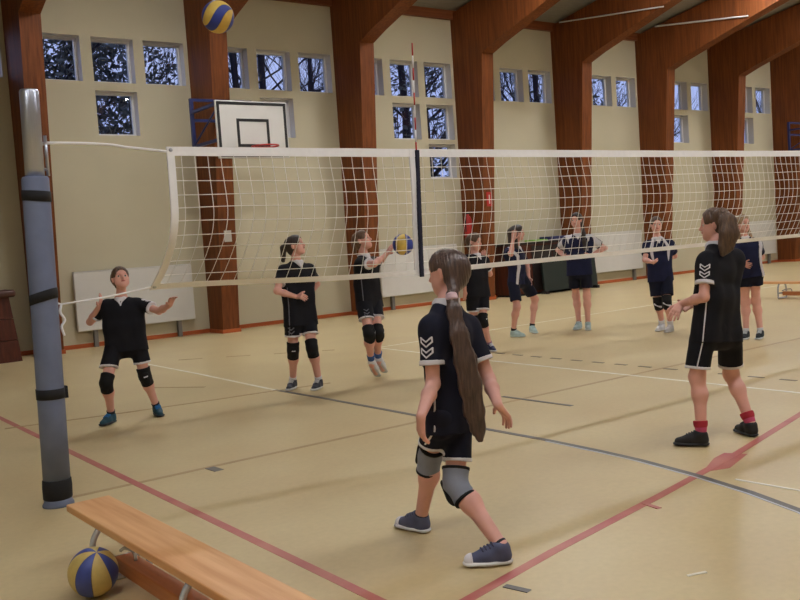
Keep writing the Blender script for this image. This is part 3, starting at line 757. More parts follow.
# ------------------------------------------------------------------ people
# joints per person, in metres: neck, head, then left and right shoulder, hip, elbow, wrist, fingertip, knee, ankle, heel, toe
JOINTS = ['neck', 'head'] + [k + s for k in ('sh', 'hip', 'el', 'wr', 'ht', 'kn', 'an', 'heel', 'toe') for s in 'LR']
PEOPLE = {
  'g1': dict(S=1.55, f=(-0.443,-0.896), hf=(-0.110,-0.994), hp=22,
    J=[(2.978,8.466,1.161), (2.980,8.442,1.335), (3.114,8.398,1.120), (2.859,8.516,1.124), (3.064,8.386,0.728), (2.887,8.479,0.726), (3.218,8.163,1.020), (2.743,8.697,0.952), (3.239,7.942,1.078), (2.770,8.513,1.086), (3.242,7.833,1.189), (2.820,8.459,1.222), (3.112,8.382,0.407), (2.720,8.324,0.404), (3.240,8.486,0.082), (2.795,8.479,0.082), (3.249,8.536,0.000), (2.836,8.509,0.000), (3.209,8.307,0.000), (2.649,8.371,0.000)]),
  'g2': dict(S=1.64, f=(0.151,-0.989), hf=(0.625,-0.781), hp=14,
    J=[(4.908,8.494,1.377), (4.903,8.484,1.537), (5.075,8.516,1.302), (4.730,8.468,1.315), (4.986,8.465,0.759), (4.793,8.449,0.769), (5.242,8.651,1.104), (4.581,8.365,1.086), (5.050,8.536,1.011), (4.809,8.359,1.003), (4.904,8.460,1.003), (4.825,8.197,1.024), (4.913,8.305,0.452), (4.790,8.494,0.436), (5.011,8.380,0.087), (4.847,8.648,0.087), (5.053,8.413,0.000), (4.887,8.684,0.000), (4.860,8.261,0.000), (4.705,8.519,0.000)]),
  'g3': dict(S=1.62, f=(0.402,-0.916), hf=(0.554,-0.832), hp=20,
    J=[(5.728,8.426,1.387), (5.725,8.423,1.543), (5.896,8.481,1.321), (5.612,8.323,1.326), (5.822,8.410,0.864), (5.645,8.349,0.870), (6.118,8.661,1.286), (5.597,8.037,1.288), (6.074,8.448,1.388), (5.811,8.105,1.373), (6.095,8.330,1.496), (5.954,8.165,1.420), (5.653,8.133,0.534), (5.523,8.116,0.539), (5.775,8.337,0.236), (5.646,8.289,0.222), (5.760,8.326,0.176), (5.631,8.279,0.164), (5.917,8.429,0.022), (5.781,8.378,0.000)]),
  'g4': dict(S=1.55, f=(0.236,-0.972), hf=(0.320,-0.947), hp=-5,
    J=[(7.870,8.990,1.276), (7.861,8.986,1.433), (8.042,9.013,1.213), (7.701,8.957,1.247), (7.952,8.971,0.785), (7.750,8.957,0.790), (8.192,9.081,0.991), (7.568,8.903,1.012), (8.083,9.022,1.184), (7.635,8.962,0.801), (8.010,9.007,1.320), (7.671,8.998,0.654), (7.814,8.850,0.422), (7.779,8.988,0.408), (7.939,8.892,0.082), (7.905,9.090,0.082), (7.956,8.940,0.000), (7.926,9.137,0.000), (7.878,8.721,0.000), (7.829,8.926,0.000)]),
  'g5': dict(S=1.62, f=(0.554,-0.832), hf=(0.625,-0.781), hp=0,
    J=[(9.387,9.803,1.304), (9.411,9.789,1.508), (9.530,9.892,1.254), (9.178,9.755,1.272), (9.472,9.805,0.825), (9.248,9.761,0.828), (9.712,9.927,1.033), (9.014,9.524,1.218), (9.640,9.828,0.827), (9.135,9.593,1.413), (9.610,9.767,0.680), (9.180,9.586,1.568), (9.750,9.839,0.501), (9.147,9.605,0.445), (9.680,9.866,0.086), (9.166,9.731,0.086), (9.702,9.914,0.000), (9.147,9.781,0.000), (9.600,9.694,0.000), (9.235,9.555,0.000)]),
  'g6': dict(S=1.72, f=(-0.723,-0.691), hf=(-0.916,-0.402), hp=0,
    J=[(10.267,9.393,1.432), (10.252,9.384,1.634), (10.376,9.269,1.377), (10.159,9.507,1.383), (10.294,9.308,0.891), (10.187,9.428,0.901), (10.603,9.169,1.196), (10.211,9.753,1.208), (10.378,9.250,1.108), (10.126,9.537,1.102), (10.209,9.216,1.103), (10.062,9.378,1.087), (10.323,9.323,0.499), (10.308,9.528,0.499), (10.295,9.309,0.091), (10.300,9.492,0.091), (10.336,9.347,0.000), (10.353,9.513,0.000), (10.146,9.173,0.000), (10.114,9.417,0.000)]),
  'g7': dict(S=1.6, f=(-0.592,-0.806), hf=(-0.660,-0.751), hp=0,
    J=[(10.455,8.101,1.316), (10.436,8.092,1.490), (10.594,7.992,1.242), (10.337,8.182,1.250), (10.505,8.019,0.775), (10.383,8.110,0.785), (10.780,8.059,1.037), (10.183,8.108,1.022), (10.552,8.109,0.997), (10.068,7.902,0.998), (10.393,8.106,0.980), (10.225,7.926,0.974), (10.348,7.903,0.428), (10.391,8.088,0.408), (10.487,7.968,0.085), (10.566,8.171,0.085), (10.538,7.981,0.000), (10.617,8.182,0.000), (10.306,7.919,0.000), (10.383,8.132,0.000)]),
  'g8': dict(S=1.58, f=(-0.660,-0.751), hf=(-0.364,-0.932), hp=0,
    J=[(10.171,6.571,1.274), (10.139,6.570,1.436), (10.281,6.466,1.202), (10.078,6.652,1.208), (10.234,6.480,0.846), (10.137,6.570,0.842), (10.473,6.526,1.005), (9.874,6.568,1.033), (10.244,6.509,0.958), (10.087,6.533,0.944), (10.088,6.491,0.968), (10.005,6.399,0.923), (10.306,6.529,0.466), (10.221,6.627,0.460), (10.298,6.480,0.084), (10.192,6.611,0.084), (10.347,6.498,0.000), (10.241,6.628,0.000), (10.124,6.417,0.000), (10.017,6.551,0.000)]),
  'fgR': dict(S=1.6, f=(-0.151,0.989), hf=(-0.433,0.901), hp=0,
    J=[(5.493,3.757,1.355), (5.518,3.776,1.485), (5.322,3.729,1.283), (5.686,3.757,1.274), (5.312,3.765,0.766), (5.558,3.737,0.753), (5.235,3.698,1.013), (5.614,3.819,0.977), (5.287,3.922,0.958), (5.523,4.029,0.919), (5.155,3.911,0.868), (5.364,4.024,0.899), (5.257,3.798,0.462), (5.681,3.819,0.421), (5.213,3.753,0.085), (5.645,3.654,0.085), (5.242,3.709,0.000), (5.624,3.605,0.000), (5.110,3.910,0.000), (5.718,3.826,0.000)],
    tail=[(5.487,3.704,1.557,0.035), (5.461,3.643,1.501,0.050), (5.450,3.632,1.420,0.060), (5.435,3.649,1.341,0.045), (5.414,3.661,1.288,0.015)]),
  'fg': dict(S=1.58, f=(-0.064,0.998), hf=(-0.320,0.947), hp=-5,
    J=[(2.835,3.468,1.212), (2.867,3.485,1.353), (2.697,3.430,1.130), (2.978,3.486,1.102), (2.724,3.435,0.663), (2.860,3.471,0.636), (2.660,3.399,0.838), (3.011,3.393,0.806), (2.489,3.285,0.726), (2.895,3.210,0.718), (2.500,3.315,0.571), (3.001,3.221,0.601), (2.789,3.626,0.429), (2.750,3.392,0.330), (2.809,3.762,0.084), (2.776,3.115,0.084), (2.820,3.711,0.000), (2.819,3.085,0.000), (2.770,3.943,0.000), (2.625,3.221,0.000)],
    tail=[(2.793,3.377,1.242,0.027), (2.775,3.347,1.172,0.032), (2.771,3.316,1.063,0.042), (2.783,3.297,0.943,0.050), (2.797,3.289,0.822,0.051), (2.814,3.291,0.698,0.045), (2.828,3.287,0.609,0.030), (2.830,3.280,0.552,0.010)]),
}


HAIR = {
 'brown': mat('brown hair', (100, 80, 72), .36, rgb2=(64, 50, 48), scale=9., stretch=(9, 9, .8), bump=.35),
 'dark': mat('dark hair', (64, 50, 46), .52, rgb2=(42, 34, 32), scale=9., stretch=(9, 9, .8), bump=.35),
 'light': mat('light brown hair', (122, 92, 70), .52, rgb2=(90, 66, 52), scale=9., stretch=(9, 9, .8), bump=.35),
 'mid': mat('mid brown hair', (108, 84, 66), .52, rgb2=(72, 54, 46), scale=9., stretch=(9, 9, .8), bump=.35),
 'blond': mat('fair hair', (176, 150, 116), .52, rgb2=(140, 114, 86), scale=9., stretch=(9, 9, .8), bump=.35)}
def cl(name, rgb, rough=.8, var=.2): return mat(name, rgb, rough, var, 14., bump=.1, spec=.25)
K_BLACK = cl('black jersey', (24, 24, 32)); K_NAVY = cl('navy jersey', (30, 34, 66)); K_DNAVY = cl('dark navy shorts', (22, 25, 46))
K_NB = cl('blue black jersey', (26, 28, 46)); K_WHITE = cl('white knit', (216, 214, 222), .8, .08); K_PAD = cl('black knee pad', (24, 24, 27), .7); K_GREY = cl('grey knee pad', (142, 148, 164), .8, .12)
K_TRIM = cl('white trim', (226, 224, 232), .8, .05); K_FAINT = cl('grey print', (110, 112, 124), .8, .1)

STYLE = {
 'g1': dict(label='person in black kit crouching with both hands raised beside the net post', shirt=K_BLACK, shorts=K_BLACK, hem=.60, hair='mid', hs='tied', pads=K_PAD, sock=('dark', 'short'), shoe=(28, 74, 92), sole=(36, 44, 52), lace=(40, 120, 190), trims=True, chev=[('L', .0)], body='slim'),
 'g2': dict(label='person in black kit with dark ponytail holding both hands together at the waist', shirt=K_BLACK, shorts=K_BLACK, hem=.55, hair='dark', hs='pony', pads=K_PAD, sock=('white', 'short'), shoe=(44, 48, 62), sole=(220, 220, 222), lace=(214, 214, 220), trims=True, schev='R', pipe='R'),
 'g3': dict(label='person in black kit on tiptoe reaching both arms to the ball', shirt=K_BLACK, shorts=K_BLACK, hem=.55, hair='light', hs='tied', pads=K_PAD, sock=('blue', 'mid'), shoe=(222, 224, 230), sole=(206, 208, 214), lace=(60, 90, 150), trims=True, schev='R', pipe='R'),
 'g4': dict(label='person in black kit with one hand at the mouth, standing behind the long haired walker', shirt=K_BLACK, shorts=K_BLACK, hem=.66, hair='mid', hs='tied', pads=K_PAD, sock=('pink', 'short'), shoe=(40, 52, 96), sole=(216, 218, 226), lace=(214, 214, 224), trims=True),
 'g5': dict(label='person in navy and white shirt holding one hand to the face before the dark cabinet', shirt=K_NAVY, shorts=K_DNAVY, hem=.78, hair='dark', hs='long', pads=None, sock=('dark', 'short'), shoe=(188, 214, 216), sole=(206, 224, 226), lace=(170, 200, 204), trims=False, panel='side'),
 'g6': dict(label='person in navy and white shirt standing with both hands on the hips', shirt=K_NAVY, shorts=K_DNAVY, hem=.68, hair='dark', hs='front', pads=None, sock=('dark', 'low'), shoe=(190, 210, 216), sole=(212, 222, 226), lace=(170, 196, 204), trims=False, panel='raglan'),
 'g7': dict(label='person in navy and white shirt with folded hands and patterned knee pads', shirt=K_NAVY, shorts=K_DNAVY, hem=.74, hair='mid', hs='tied', pads=K_PAD, padmark=True, sock=('white', 'mid'), shoe=(220, 220, 226), sole=(226, 226, 230), lace=(200, 200, 208), trims=False, panel='stripe'),
 'g8': dict(label='fair haired person in navy shirt with a white side stripe', shirt=K_NAVY, shorts=K_DNAVY, hem=.46, hair='blond', hs='long', pads=None, sock=('white', 'short'), shoe=(28, 40, 50), sole=(220, 224, 228), lace=(210, 214, 220), trims=False, panel='left'),
 'fgR': dict(label='person in black kit with messy ponytail and pink socks standing near on the right', shirt=K_BLACK, shorts=K_BLACK, hem=.80, hair='mid', hs='tail', pads=None, sock=('pinkstripe', 'mid'), shoe=(24, 24, 28), sole=(30, 30, 34), lace=(40, 40, 46), trims=True, chev=[('L', 0.)], pipe='L'),
 'fg': dict(girth=.76, label='person with very long brown ponytail and grey knee pads walking in the foreground', shirt=K_NB, shorts=K_NB, hem=.66, hair='brown', hs='tail', pads=K_GREY, sock=('dark', 'low'), shoe=(84, 90, 122), sole=(226, 226, 232), lace=(70, 74, 100), toecap=True, trims=True, chev=[('L', 0.)], pipe='L'),
}
SOCK = {'dark': (34, 34, 44), 'white': (220, 220, 226), 'blue': (62, 96, 156), 'pink': (176, 128, 156), 'pinkstripe': (206, 82, 120)}

def person(key, D):
    st = STYLE[key]; S = D['S']; u = S / 1.6; J = {k: vec(v) for k, v in zip(JOINTS, D['J'])}
    f0 = nrm(vec((*D['f'], 0))); hf0 = nrm(vec((*D['hf'], 0)))
    gw = st.get('girth', 1.)
    near = key in ('fg', 'fgR'); H = .0045 if near else .006
    mh = (J['hipL'] + J['hipR']) / 2; neck = J['neck']
    tu = nrm(neck - mh); tf = nrm(f0 - tu * (f0 @ tu)); tl = np.cross(tu, tf)
    hp = R(D['hp']); hf = hf0 * math.cos(hp) + UP * math.sin(hp); hl = nrm(np.cross(UP, hf0)); hu = np.cross(hf, hl)
    Hc = J['head']; hs = .97
    torsoL = np.linalg.norm(neck - mh); W = mh + tu * torsoL * .38; Ch = mh + tu * torsoL * .70
    for s in 'LR': J['sh' + s] = J['sh' + s] - UP * .024 * u
    sho = {s: J['sh' + s] for s in 'LR'}
    # ---------------- body
    ops = []
    hpw = .05 * u
    ops += [cone(mh + tl * .052 * u * gw + tu * .02, mh - tl * .052 * u * gw + tu * .02, .074 * u * gw, k=.04, n=tf, flat=.85),
            cone(mh + tu * .03, W, .084 * u * gw, .08 * u * gw, k=.05, n=tf, flat=.82), cone(W, Ch, .085 * u * gw, .1 * u * gw, k=.05, n=tf, flat=.8),
            cone(Ch + tl * .05 * u * gw, Ch - tl * .05 * u * gw, .086 * u * gw, k=.05, n=tf, flat=.85),
            cone(sho['L'], sho['R'], .042 * u, k=.05), cone(Ch, neck, .07 * u, .05 * u, k=.05, n=tf, flat=.85)]
    nt_ = Hc - hu * .055 - hf * .012
    ops += [cone(neck - tu * .03, nt_, .05 * u, .045 * u, k=.03)]
    # head: skull, face, jaw, nose, brow, ears
    ops += [cone(Hc + hu * .022 - hf * .022, Hc + hu * .03 + hf * .018, .080 * hs, .078 * hs, k=.02, n=hl, flat=.9),
            cone(Hc + hf * .03 - hu * .005, Hc + hf * .045 - hu * .055, .060 * hs, .046 * hs, k=.03, n=hl, flat=.95),
            cone(Hc + hf * .055 - hu * .078, Hc + hf * .062 - hu * .084, .026, .022, k=.03),
            cone(Hc + hf * .04 + hl * .034 - hu * .045, Hc + hf * .04 - hl * .034 - hu * .045, .032, k=.03)]
    for s in (1, -1):
        ops += [cone(Hc + hf * .088 + hl * s * .03 + hu * .004, Hc + hf * .09 + hl * s * .034 + hu * .004, .016, .016, k=.015, sub=True)]
        ops += [cone(Hc - hf * .005 + hl * s * .074 + hu * .012, Hc - hf * .002 + hl * s * .072 - hu * .02, .019, .012, k=.008, n=hl, flat=.45)]
    ops += [cone(Hc + hf * .088 + hu * .008, Hc + hf * .106 - hu * .026, .008, .0105, k=.012), cone(Hc + hf * .094 - hu * .03 + hl * .007, Hc + hf * .094 - hu * .03 - hl * .007, .008, k=.008)]
    # limbs
    fk = {}
    for s, sg in (('L', 1), ('R', -1)):
        sh, el, wr, ht = (J[k + s] for k in ('sh', 'el', 'wr', 'ht'))
        ops += [cone(sh, el, .042 * u, .033 * u, k=.03), cone(el, el + (wr - el) * .35, .033 * u, .034 * u, k=.02), cone(el + (wr - el) * .35, wr, .034 * u, .0225 * u, k=.02)]
        # hand
        hd = nrm(ht - wr); tv = f0 * .8 + UP * .55 + tl * (-.25 * sg); tv = nrm(tv - hd * (tv @ hd)); pn = np.cross(hd, tv) * sg
        fist = st.get('fist', key == 'g2' and s == 'R')
        wide = .078 * u
        for q in (.026, .010, -.008, -.024):
            ops.append(cone(wr + hd * .012 + tv * q * .5 * u, wr + hd * wide + tv * q * u, .0135 * u, .0115 * u, k=.012))
        for q, L, sp in ((.027, .068, .10), (.009, .077, .03), (-.009, .071, -.05), (-.026, .056, -.14)):
            p = wr + hd * (wide - .004) + tv * q * u; d = nrm(hd + tv * sp)
            for seg, (fr, ang) in enumerate(((.42, 70 if fist else 14), (.33, 80 if fist else 20), (.27, 60 if fist else 14))):
                a_ = R(ang); d2 = nrm(d * math.cos(a_) + pn * math.sin(a_)); pn2 = nrm(pn - d2 * (pn @ d2)) if abs(pn @ d2) < .98 else pn
                d = d2; e = p + d * L * fr * u
                ops.append(cone(p, e, (.0085 - seg * .0007) * u, (.0079 - seg * .0007) * u, k=.003)); p = e
        p = wr + hd * .022 * u + tv * .022 * u; d = nrm(hd * .6 + tv * .75 + pn * .3)
        for L, r0, r1 in ((.036, .0125, .0105), (.03, .0098, .0085)):
            e = p + d * L * u; ops.append(cone(p, e, r0 * u, r1 * u, k=.006)); p = e; d = nrm(d + hd * .7 + pn * .25)
        hip, kn, an, he, to = (J[k + s] for k in ('hip', 'kn', 'an', 'heel', 'toe'))
        fk[s] = nrm(to - he)
        sd = nrm(an - kn); cb = -fk[s]; cb = nrm(cb - sd * (cb @ sd))
        ops += [cone(hip, kn, .066 * u * (.5 + .5 * gw), .0485 * u, k=.04), cone(kn, kn + (an - kn) * .3 + cb * .01, .045 * u, .0455 * u, k=.05),
                cone(kn + (an - kn) * .3 + cb * .01, an, .0455 * u, .032 * u, k=.05), cone(an, he + (to - he) * .22 + (an - he - (to - he) * .22) * .45, .031 * u, .03 * u, k=.02),
                cone(an * .6 + he * .4 + (to - he) * .12, he + (to - he) * .7 + (an - he) * .22, .03 * u, .025 * u, k=.02)]
    body = build('person', ops, H, M_SKIN)
    tag(body, st['label'], 'person', 'girls at volleyball practice')
    # ---------------- face details
    for s in (1, -1):
        bm = bmesh.new(); bmesh.ops.create_uvsphere(bm, u_segments=16, v_segments=10, radius=.0115)
        c = Hc + hf * .0772 * hs + hl * s * .031 + hu * .004
        for v in bm.verts: v.co = v.co + Vector(c)
        for fc in bm.faces:
            if nrm(np.array(fc.calc_center_median()) - c) @ nrm(hf + hu * .05) > .82: fc.material_index = 1
        obj('eye', bm, [M_EYE, M_IRIS], body, True)
    build('lips', [cone(Hc + hf * .0885 - hu * .049 + hl * .015, Hc + hf * .0935 - hu * .048, .0055, .0065, k=.004), cone(Hc + hf * .0885 - hu * .049 - hl * .015, Hc + hf * .0935 - hu * .048, .0055, .0065, k=.004)], .003, M_LIP, body)
    for s in (1, -1):
        build('eyebrow', [cone(Hc + hf * .084 + hu * .026 + hl * s * .016, Hc + hf * .077 + hu * .028 + hl * s * .045, .0045, .003, k=.003)], .003, HAIR['dark'], body)
    # ---------------- shirt
    nz = cloth_noise(len(key) * 3 + ord(key[-1]), .0035)
    so = []
    hemc = mh - tu * .075 * u; wo = gw * max(.046 * u, .45 * np.linalg.norm(J['hipL'] - J['hipR']))
    for s, sg in (('L', 1), ('R', -1)):
        side = tl * sg
        so += [cone(sho[s] - side * .02 - tu * .05, W + side * wo, .085 * u * gw, .096 * u * gw, k=.05, n=tf, flat=.92), cone(W + side * wo, J['hip' + s] - tu * .16 + side * .012 * gw, .096 * u * gw, .1 * u * gw, k=.05, n=tf, flat=.98)]
    so += [cone(Ch, W, .1 * u * gw, .1 * u * gw, k=.05, n=tf, flat=.95), cone(W, mh - tu * .16, .1 * u * gw, .1 * u * gw, k=.05, n=tf, flat=.98)]
    so += [cone(neck - tu * .052 + tl * .04, sho['L'] + tl * .0, .05 * u, .05 * u, k=.03), cone(neck - tu * .052 - tl * .04, sho['R'], .05 * u, .05 * u, k=.03), cone(sho['L'] - tu * .02, sho['R'] - tu * .02, .05 * u, k=.04), cone(Ch + tl * .05 * gw, Ch - tl * .05 * gw, .108 * u * gw ** .6, k=.05, n=tf, flat=.88), cone(neck - tu * .05, Ch, .068 * u, .1 * u, k=.05, n=tf, flat=.9)]
    sleeve = {}
    for s, sg in (('L', 1), ('R', -1)):
        sh, el = J['sh' + s], J['el' + s]; e = sh + (el - sh) * .66
        sleeve[s] = (sh, e, nrm(el - sh)); so.append(cone(sh, e, .054 * u, .059 * u, k=.035, cap=True))
    hole = [cone(neck - tu * .006, neck + tu * .12 + hf0 * .01, .062 * u, .1 * u, k=.012, sub=True)]
    cut = lambda F, X, Y, Z: np.maximum(F, -((X - hemc[0]) * tu[0] + (Y - hemc[1]) * tu[1] + (Z - hemc[2]) * tu[2]))
    shirt = build('shirt', so + hole, H, st['shirt'], body, post=cut, disp=nz)
    # collar
    cc = neck + tu * .012
    co_ = [cone(cc - tu * .034 + tf * .004, cc + tu * (.008 if near else -.006) - tf * .006, .072 * u, .062 * u, k=.01, cap=tu), cone(cc + tf * .05 * u + tl * .03 - tu * .02, cc + tf * .085 * u - tu * .085, .019, .010, k=.01), cone(cc + tf * .05 * u - tl * .03 - tu * .02, cc + tf * .085 * u - tu * .085, .019, .010, k=.01)]
    inn = [cone(cc - tu * .05, cc + tu * .06, .054 * u, .052 * u, k=.006, sub=True)]
    build('collar', co_ + inn, .004, K_TRIM, shirt)
    # sleeve trim
    if st['trims'] or st.get('panel') == 'raglan':
        for s in 'LR':
            sh, e, ax_ = sleeve[s]
            patch('sleeve_trim', [so[-2] if s == 'L' else so[-1]], [cone(e - ax_ * .014, e + ax_ * .003, .095 * u, k=.002, n=ax_, flat=.08)] , .003, H * .8, K_TRIM if st['trims'] else K_NAVY, shirt, nz)
    base = so
    if st.get('panel') in ('raglan', 'stripe', 'side', 'left'):
        pn_ = st['panel']
        for s, sg in (('L', 1), ('R', -1)):
            sh, e, ax_ = sleeve[s]
            if pn_ == 'raglan':
                patch('sleeve_panel', base, [cone(sh - tl * sg * .03 + tu * .02, e - ax_ * .012, .072 * u, .078 * u, k=.002, cap=True), cone(sh - tl * sg * .01, W + tl * sg * .12, .03, .03, k=.01, n=tf, flat=3.)], .004, H * .8, K_WHITE, shirt, nz)
                patch('sleeve_stripe', base, [cone(sh + tu * .06, e + nrm(tl * sg * .6 + tu * .5) * .07, .018, .03, k=.002)], .007, H * .8, K_NAVY, shirt, nz)
            elif pn_ == 'stripe':
                patch('shirt_stripe', base, [cone(neck + tl * sg * .06 + tf * .03, Ch + tl * sg * .125 + tf * .07, .016, .026, k=.002, n=tf, flat=4.), cone(Ch + tl * sg * .125 + tf * .07, W + tl * sg * .10 + tf * .07, .026, .012, k=.01, n=tf, flat=3.)], .005, H * .7, K_WHITE, shirt, nz)
            elif (pn_ == 'side' and s == 'R') or (pn_ == 'left' and s == 'L'):
                dr = nrm(tl * sg * .72 + tf * .7)
                p0, p1, p2 = sh + tu * .05 + tf * .02, Ch + tl * sg * .09 + dr * .09, W + tl * sg * wo + dr * .085
                p3 = J['hip' + s] - tu * .06 + dr * .09
                patch('shirt_stripe', base, [cone(p0, p1, .026, .026, k=.01, n=dr, flat=2.2), cone(p1, p2, .026, .028, k=.01, n=dr, flat=2.4), cone(p2, p3, .028, .022, k=.01, n=dr, flat=2.4)], .005, H * .7, K_WHITE, shirt, nz)
    # chevrons on the sleeve
    for s, _ in st.get('chev', []):
        sg = 1 if s == 'L' else -1
        sh, e, ax_ = sleeve[s]; out = nrm(tl * sg * .9 - tf * (.35 if near else -.6)); out = nrm(out - ax_ * (out @ ax_)); sd = np.cross(ax_, out)
        L = np.linalg.norm(e - sh); reg = []
        for c0 in (.30, .58):
            o_ = sh + ax_ * L * c0 + out * .058 * u; wd = .030; rs_ = .0036 if near else .006
            tip = o_ + ax_ * .022; tip2 = o_ + ax_ * .046
            for sgn in (1, -1):
                w0 = o_ + sd * sgn * wd; w1 = o_ + ax_ * .022 + sd * sgn * wd
                for p, q in ((tip, w0), (tip2, w1), (w0, w1)):
                    reg.append(cone(p, q, rs_, k=.002, n=out, flat=5.))
        patch('sleeve_chevron', base, reg, .0035, .003 if near else .005, K_TRIM, shirt, nz)
    # ---------------- shorts
    sho_ = [cone(mh + tl * .05 * u * gw + tu * .03, mh - tl * .05 * u * gw + tu * .03, .094 * u * gw, k=.05, n=tf, flat=.95), cone(J['hipL'] - tu * .05 * u, J['hipR'] - tu * .05 * u, .086 * u * gw, k=.05)]
    ends = {}
    legcone = {}
    for s, sg in (('L', 1), ('R', -1)):
        hip, kn = J['hip' + s], J['kn' + s]; e = hip + (kn - hip) * st['hem']; ax_ = nrm(kn - hip); ends[s] = (e, ax_)
        capn = nrm(ax_ * .6 - tu * .5)
        legcone[s] = cone(hip + tl * sg * .006, e + tl * sg * .008, .083 * u * (.5 + .5 * gw), .083 * u * (.5 + .5 * gw), k=.03, cap=capn)
        ends[s] = (e + tl * sg * .008, capn)
        sho_.append(legcone[s])
    nz2 = cloth_noise(len(key) * 5 + ord(key[-1]), .004)
    shorts = build('shorts', sho_, H, st['shorts'], body, disp=nz2)
    if st['trims']:
        for s in 'LR':
            e, ax_ = ends[s]
            patch('hem_trim', sho_, [cone(e - ax_ * .012, e + ax_ * .002, .125 * u, k=.002, n=ax_, flat=.055)], .003, H * .8, K_TRIM, shorts, nz2)
    def sidepipe(s):
        sg = 1 if s == 'L' else -1
        out = nrm(tl * sg * .93 + tf * (-.38 if near else .5)); a_ = W + tl * sg * wo + out * .096 * u * gw + tu * .10; b_ = J['hip' + s] - tu * .02 + out * .098 * u * gw; e, ax_ = ends[s]; c_ = e + out * .084 * u - ax_ * .01
        patch('shirt_piping', so, [cone(a_, b_ - tu * .04, .0045 if near else .006, k=.002, n=out, flat=7.)], .0035, .0035 if near else .005, K_TRIM if near else K_FAINT, shirt, nz)
        patch('shorts_piping', sho_, [cone(b_ - out * .012 - tu * .04, c_, .0045 if near else .006, k=.002, n=out, flat=7.)], .0035, .0035 if near else .005, K_TRIM if near else K_FAINT, shorts, nz2)
    if st.get('pipe'): sidepipe(st['pipe'])
    if st.get('schev'):
        s = st['schev']; sg = 1 if s == 'L' else -1; e, ax_ = ends[s]; out = nrm(tl * sg * .7 + tf * .7); out = nrm(out - ax_ * (out @ ax_)); sd = np.cross(ax_, out); reg = []
        for c0 in (-.10, -.06):
            o_ = e + ax_ * c0 + out * .084 * u
            for sgn in (1, -1): reg.append(cone(o_ + ax_ * .025, o_ + sd * sgn * .03, .007, k=.002, n=out, flat=5.))
        patch('shorts_chevron', sho_, reg, .0035, .005, K_FAINT, shorts, nz2)
    # ---------------- knee pads, socks, shoes
    for s, sg in (('L', 1), ('R', -1)):
        hip, kn, an, he, to = (J[k + s] for k in ('hip', 'kn', 'an', 'heel', 'toe'))
        th, sn = nrm(hip - kn), nrm(an - kn)
        kf = nrm(fk[s] * .7 + f0 * .5); kf = nrm(kf - sn * (kf @ sn))
        if st['pads'] is not None:
            up_, dn_ = kn + th * .085 * u, kn + sn * .095 * u
            pd = [cone(kn, up_, .060 * u, .067 * u, k=.02, cap=True), cone(kn, dn_, .060 * u, .060 * u, k=.02, cap=True)]
            pad = build('knee_pad', pd, H, st['pads'], body)
            fc = kn + kf * (.060 if key == 'fg' else .052) * u
            build('pad_cushion', [cone(fc + th * .03, fc + sn * .045, .038 * u, .036 * u, k=.01, n=kf, flat=.5)], H, K_PAD, pad)
            if key == 'fg':
                for e, ax_ in ((up_, th), (dn_, sn)):
                    patch('pad_rim', pd, [cone(e - ax_ * .009, e + ax_ * .002, .09, k=.002, n=ax_, flat=.06)], .0025, H * .8, K_PAD, pad)
            elif st.get('padmark'):
                build('pad_mark', [cone(fc + th * .02 - np.cross(kf, sn) * .04, fc + sn * .03 + np.cross(kf, sn) * .04, .012, k=.01, n=kf, flat=2.2)], H, K_WHITE, pad)
            else:
                build('pad_mark', [cone(fc + th * .022 + kf * .014 - np.cross(kf, sn) * .014, fc + th * .022 + kf * .014 + np.cross(kf, sn) * .014, .008, k=.01, n=kf, flat=.7)], .004, K_TRIM, pad)
        hgt = {'low': .022, 'short': .05, 'mid': .085}[st['sock'][1]]
        top = an - sn * hgt * u
        sm = mat('sock ' + st['sock'][0], SOCK[st['sock'][0]], .85, .25 if 'pink' in st['sock'][0] else .1, 40., bump=.1)
        sk = build('sock', [cone(an + sn * .01, top, .034 * u, (.0355 + .12 * hgt) * u, k=.02, cap=True)], H, sm, body)
        if st['sock'][0] == 'pinkstripe':
            build('sock_band', [cone(top + sn * .018, top - sn * .002, .0475 * u, .0485 * u, k=.005, cap=True), ], H, mat('sock red', (176, 44, 60), .85, .1, 40.), sk)
        d = fk[s]; pu = nrm(UP - d * (UP @ d)); L = .15 * S; lat = np.cross(pu, d)
        shm = mat('shoe %d %d %d' % st['shoe'], st['shoe'], .65, .15, 20., bump=.1); slm = mat('sole %d %d %d' % st['sole'], st['sole'], .6, .08, 10.)
        h0 = he + pu * .012
        up1 = [cone(h0 + d * .042 + pu * .03, h0 + d * (L * .5) + pu * .032, .036 * u, .037 * u, k=.02), cone(h0 + d * (L * .5) + pu * .03, h0 + d * (L - .040) + pu * .016, .038 * u, .030 * u, k=.02),
               cone(h0 + d * .05 + pu * .035, an - (an - he - d * .22 * L) * .12, .038 * u, .043 * u, k=.02), cone(an - pu * .005 + d * .02, h0 + d * L * .62 + pu * .03, .032 * u, .026 * u, k=.02)]
        ankcut = nrm(UP * .9 - d * .35) if not D.get('tip') else pu
        topc = an + pu * .022 * u
        cutf = lambda F, X, Y, Z, h0=h0, pu=pu: np.maximum(F, -((X - h0[0]) * pu[0] + (Y - h0[1]) * pu[1] + (Z - h0[2]) * pu[2]) + .0)
        shoe = build('shoe', up1, H, shm, body, post=cutf)
        sl = [cone(h0 + d * .040 + pu * .004, h0 + d * L * .5 + pu * .004 - lat * sg * .003, .040 * u, .039 * u, k=.02, n=pu, flat=.36), cone(h0 + d * L * .5 + pu * .004, h0 + d * (L - .044) + pu * .005, .040 * u, .044 * u, k=.02, n=pu, flat=.34)]
        floorz = lambda F, X, Y, Z, he=he, pu=pu: np.maximum(F, -((X - he[0]) * pu[0] + (Y - he[1]) * pu[1] + (Z - he[2]) * pu[2]) + .001)
        build('sole', sl, H * .8, slm, shoe, post=floorz)
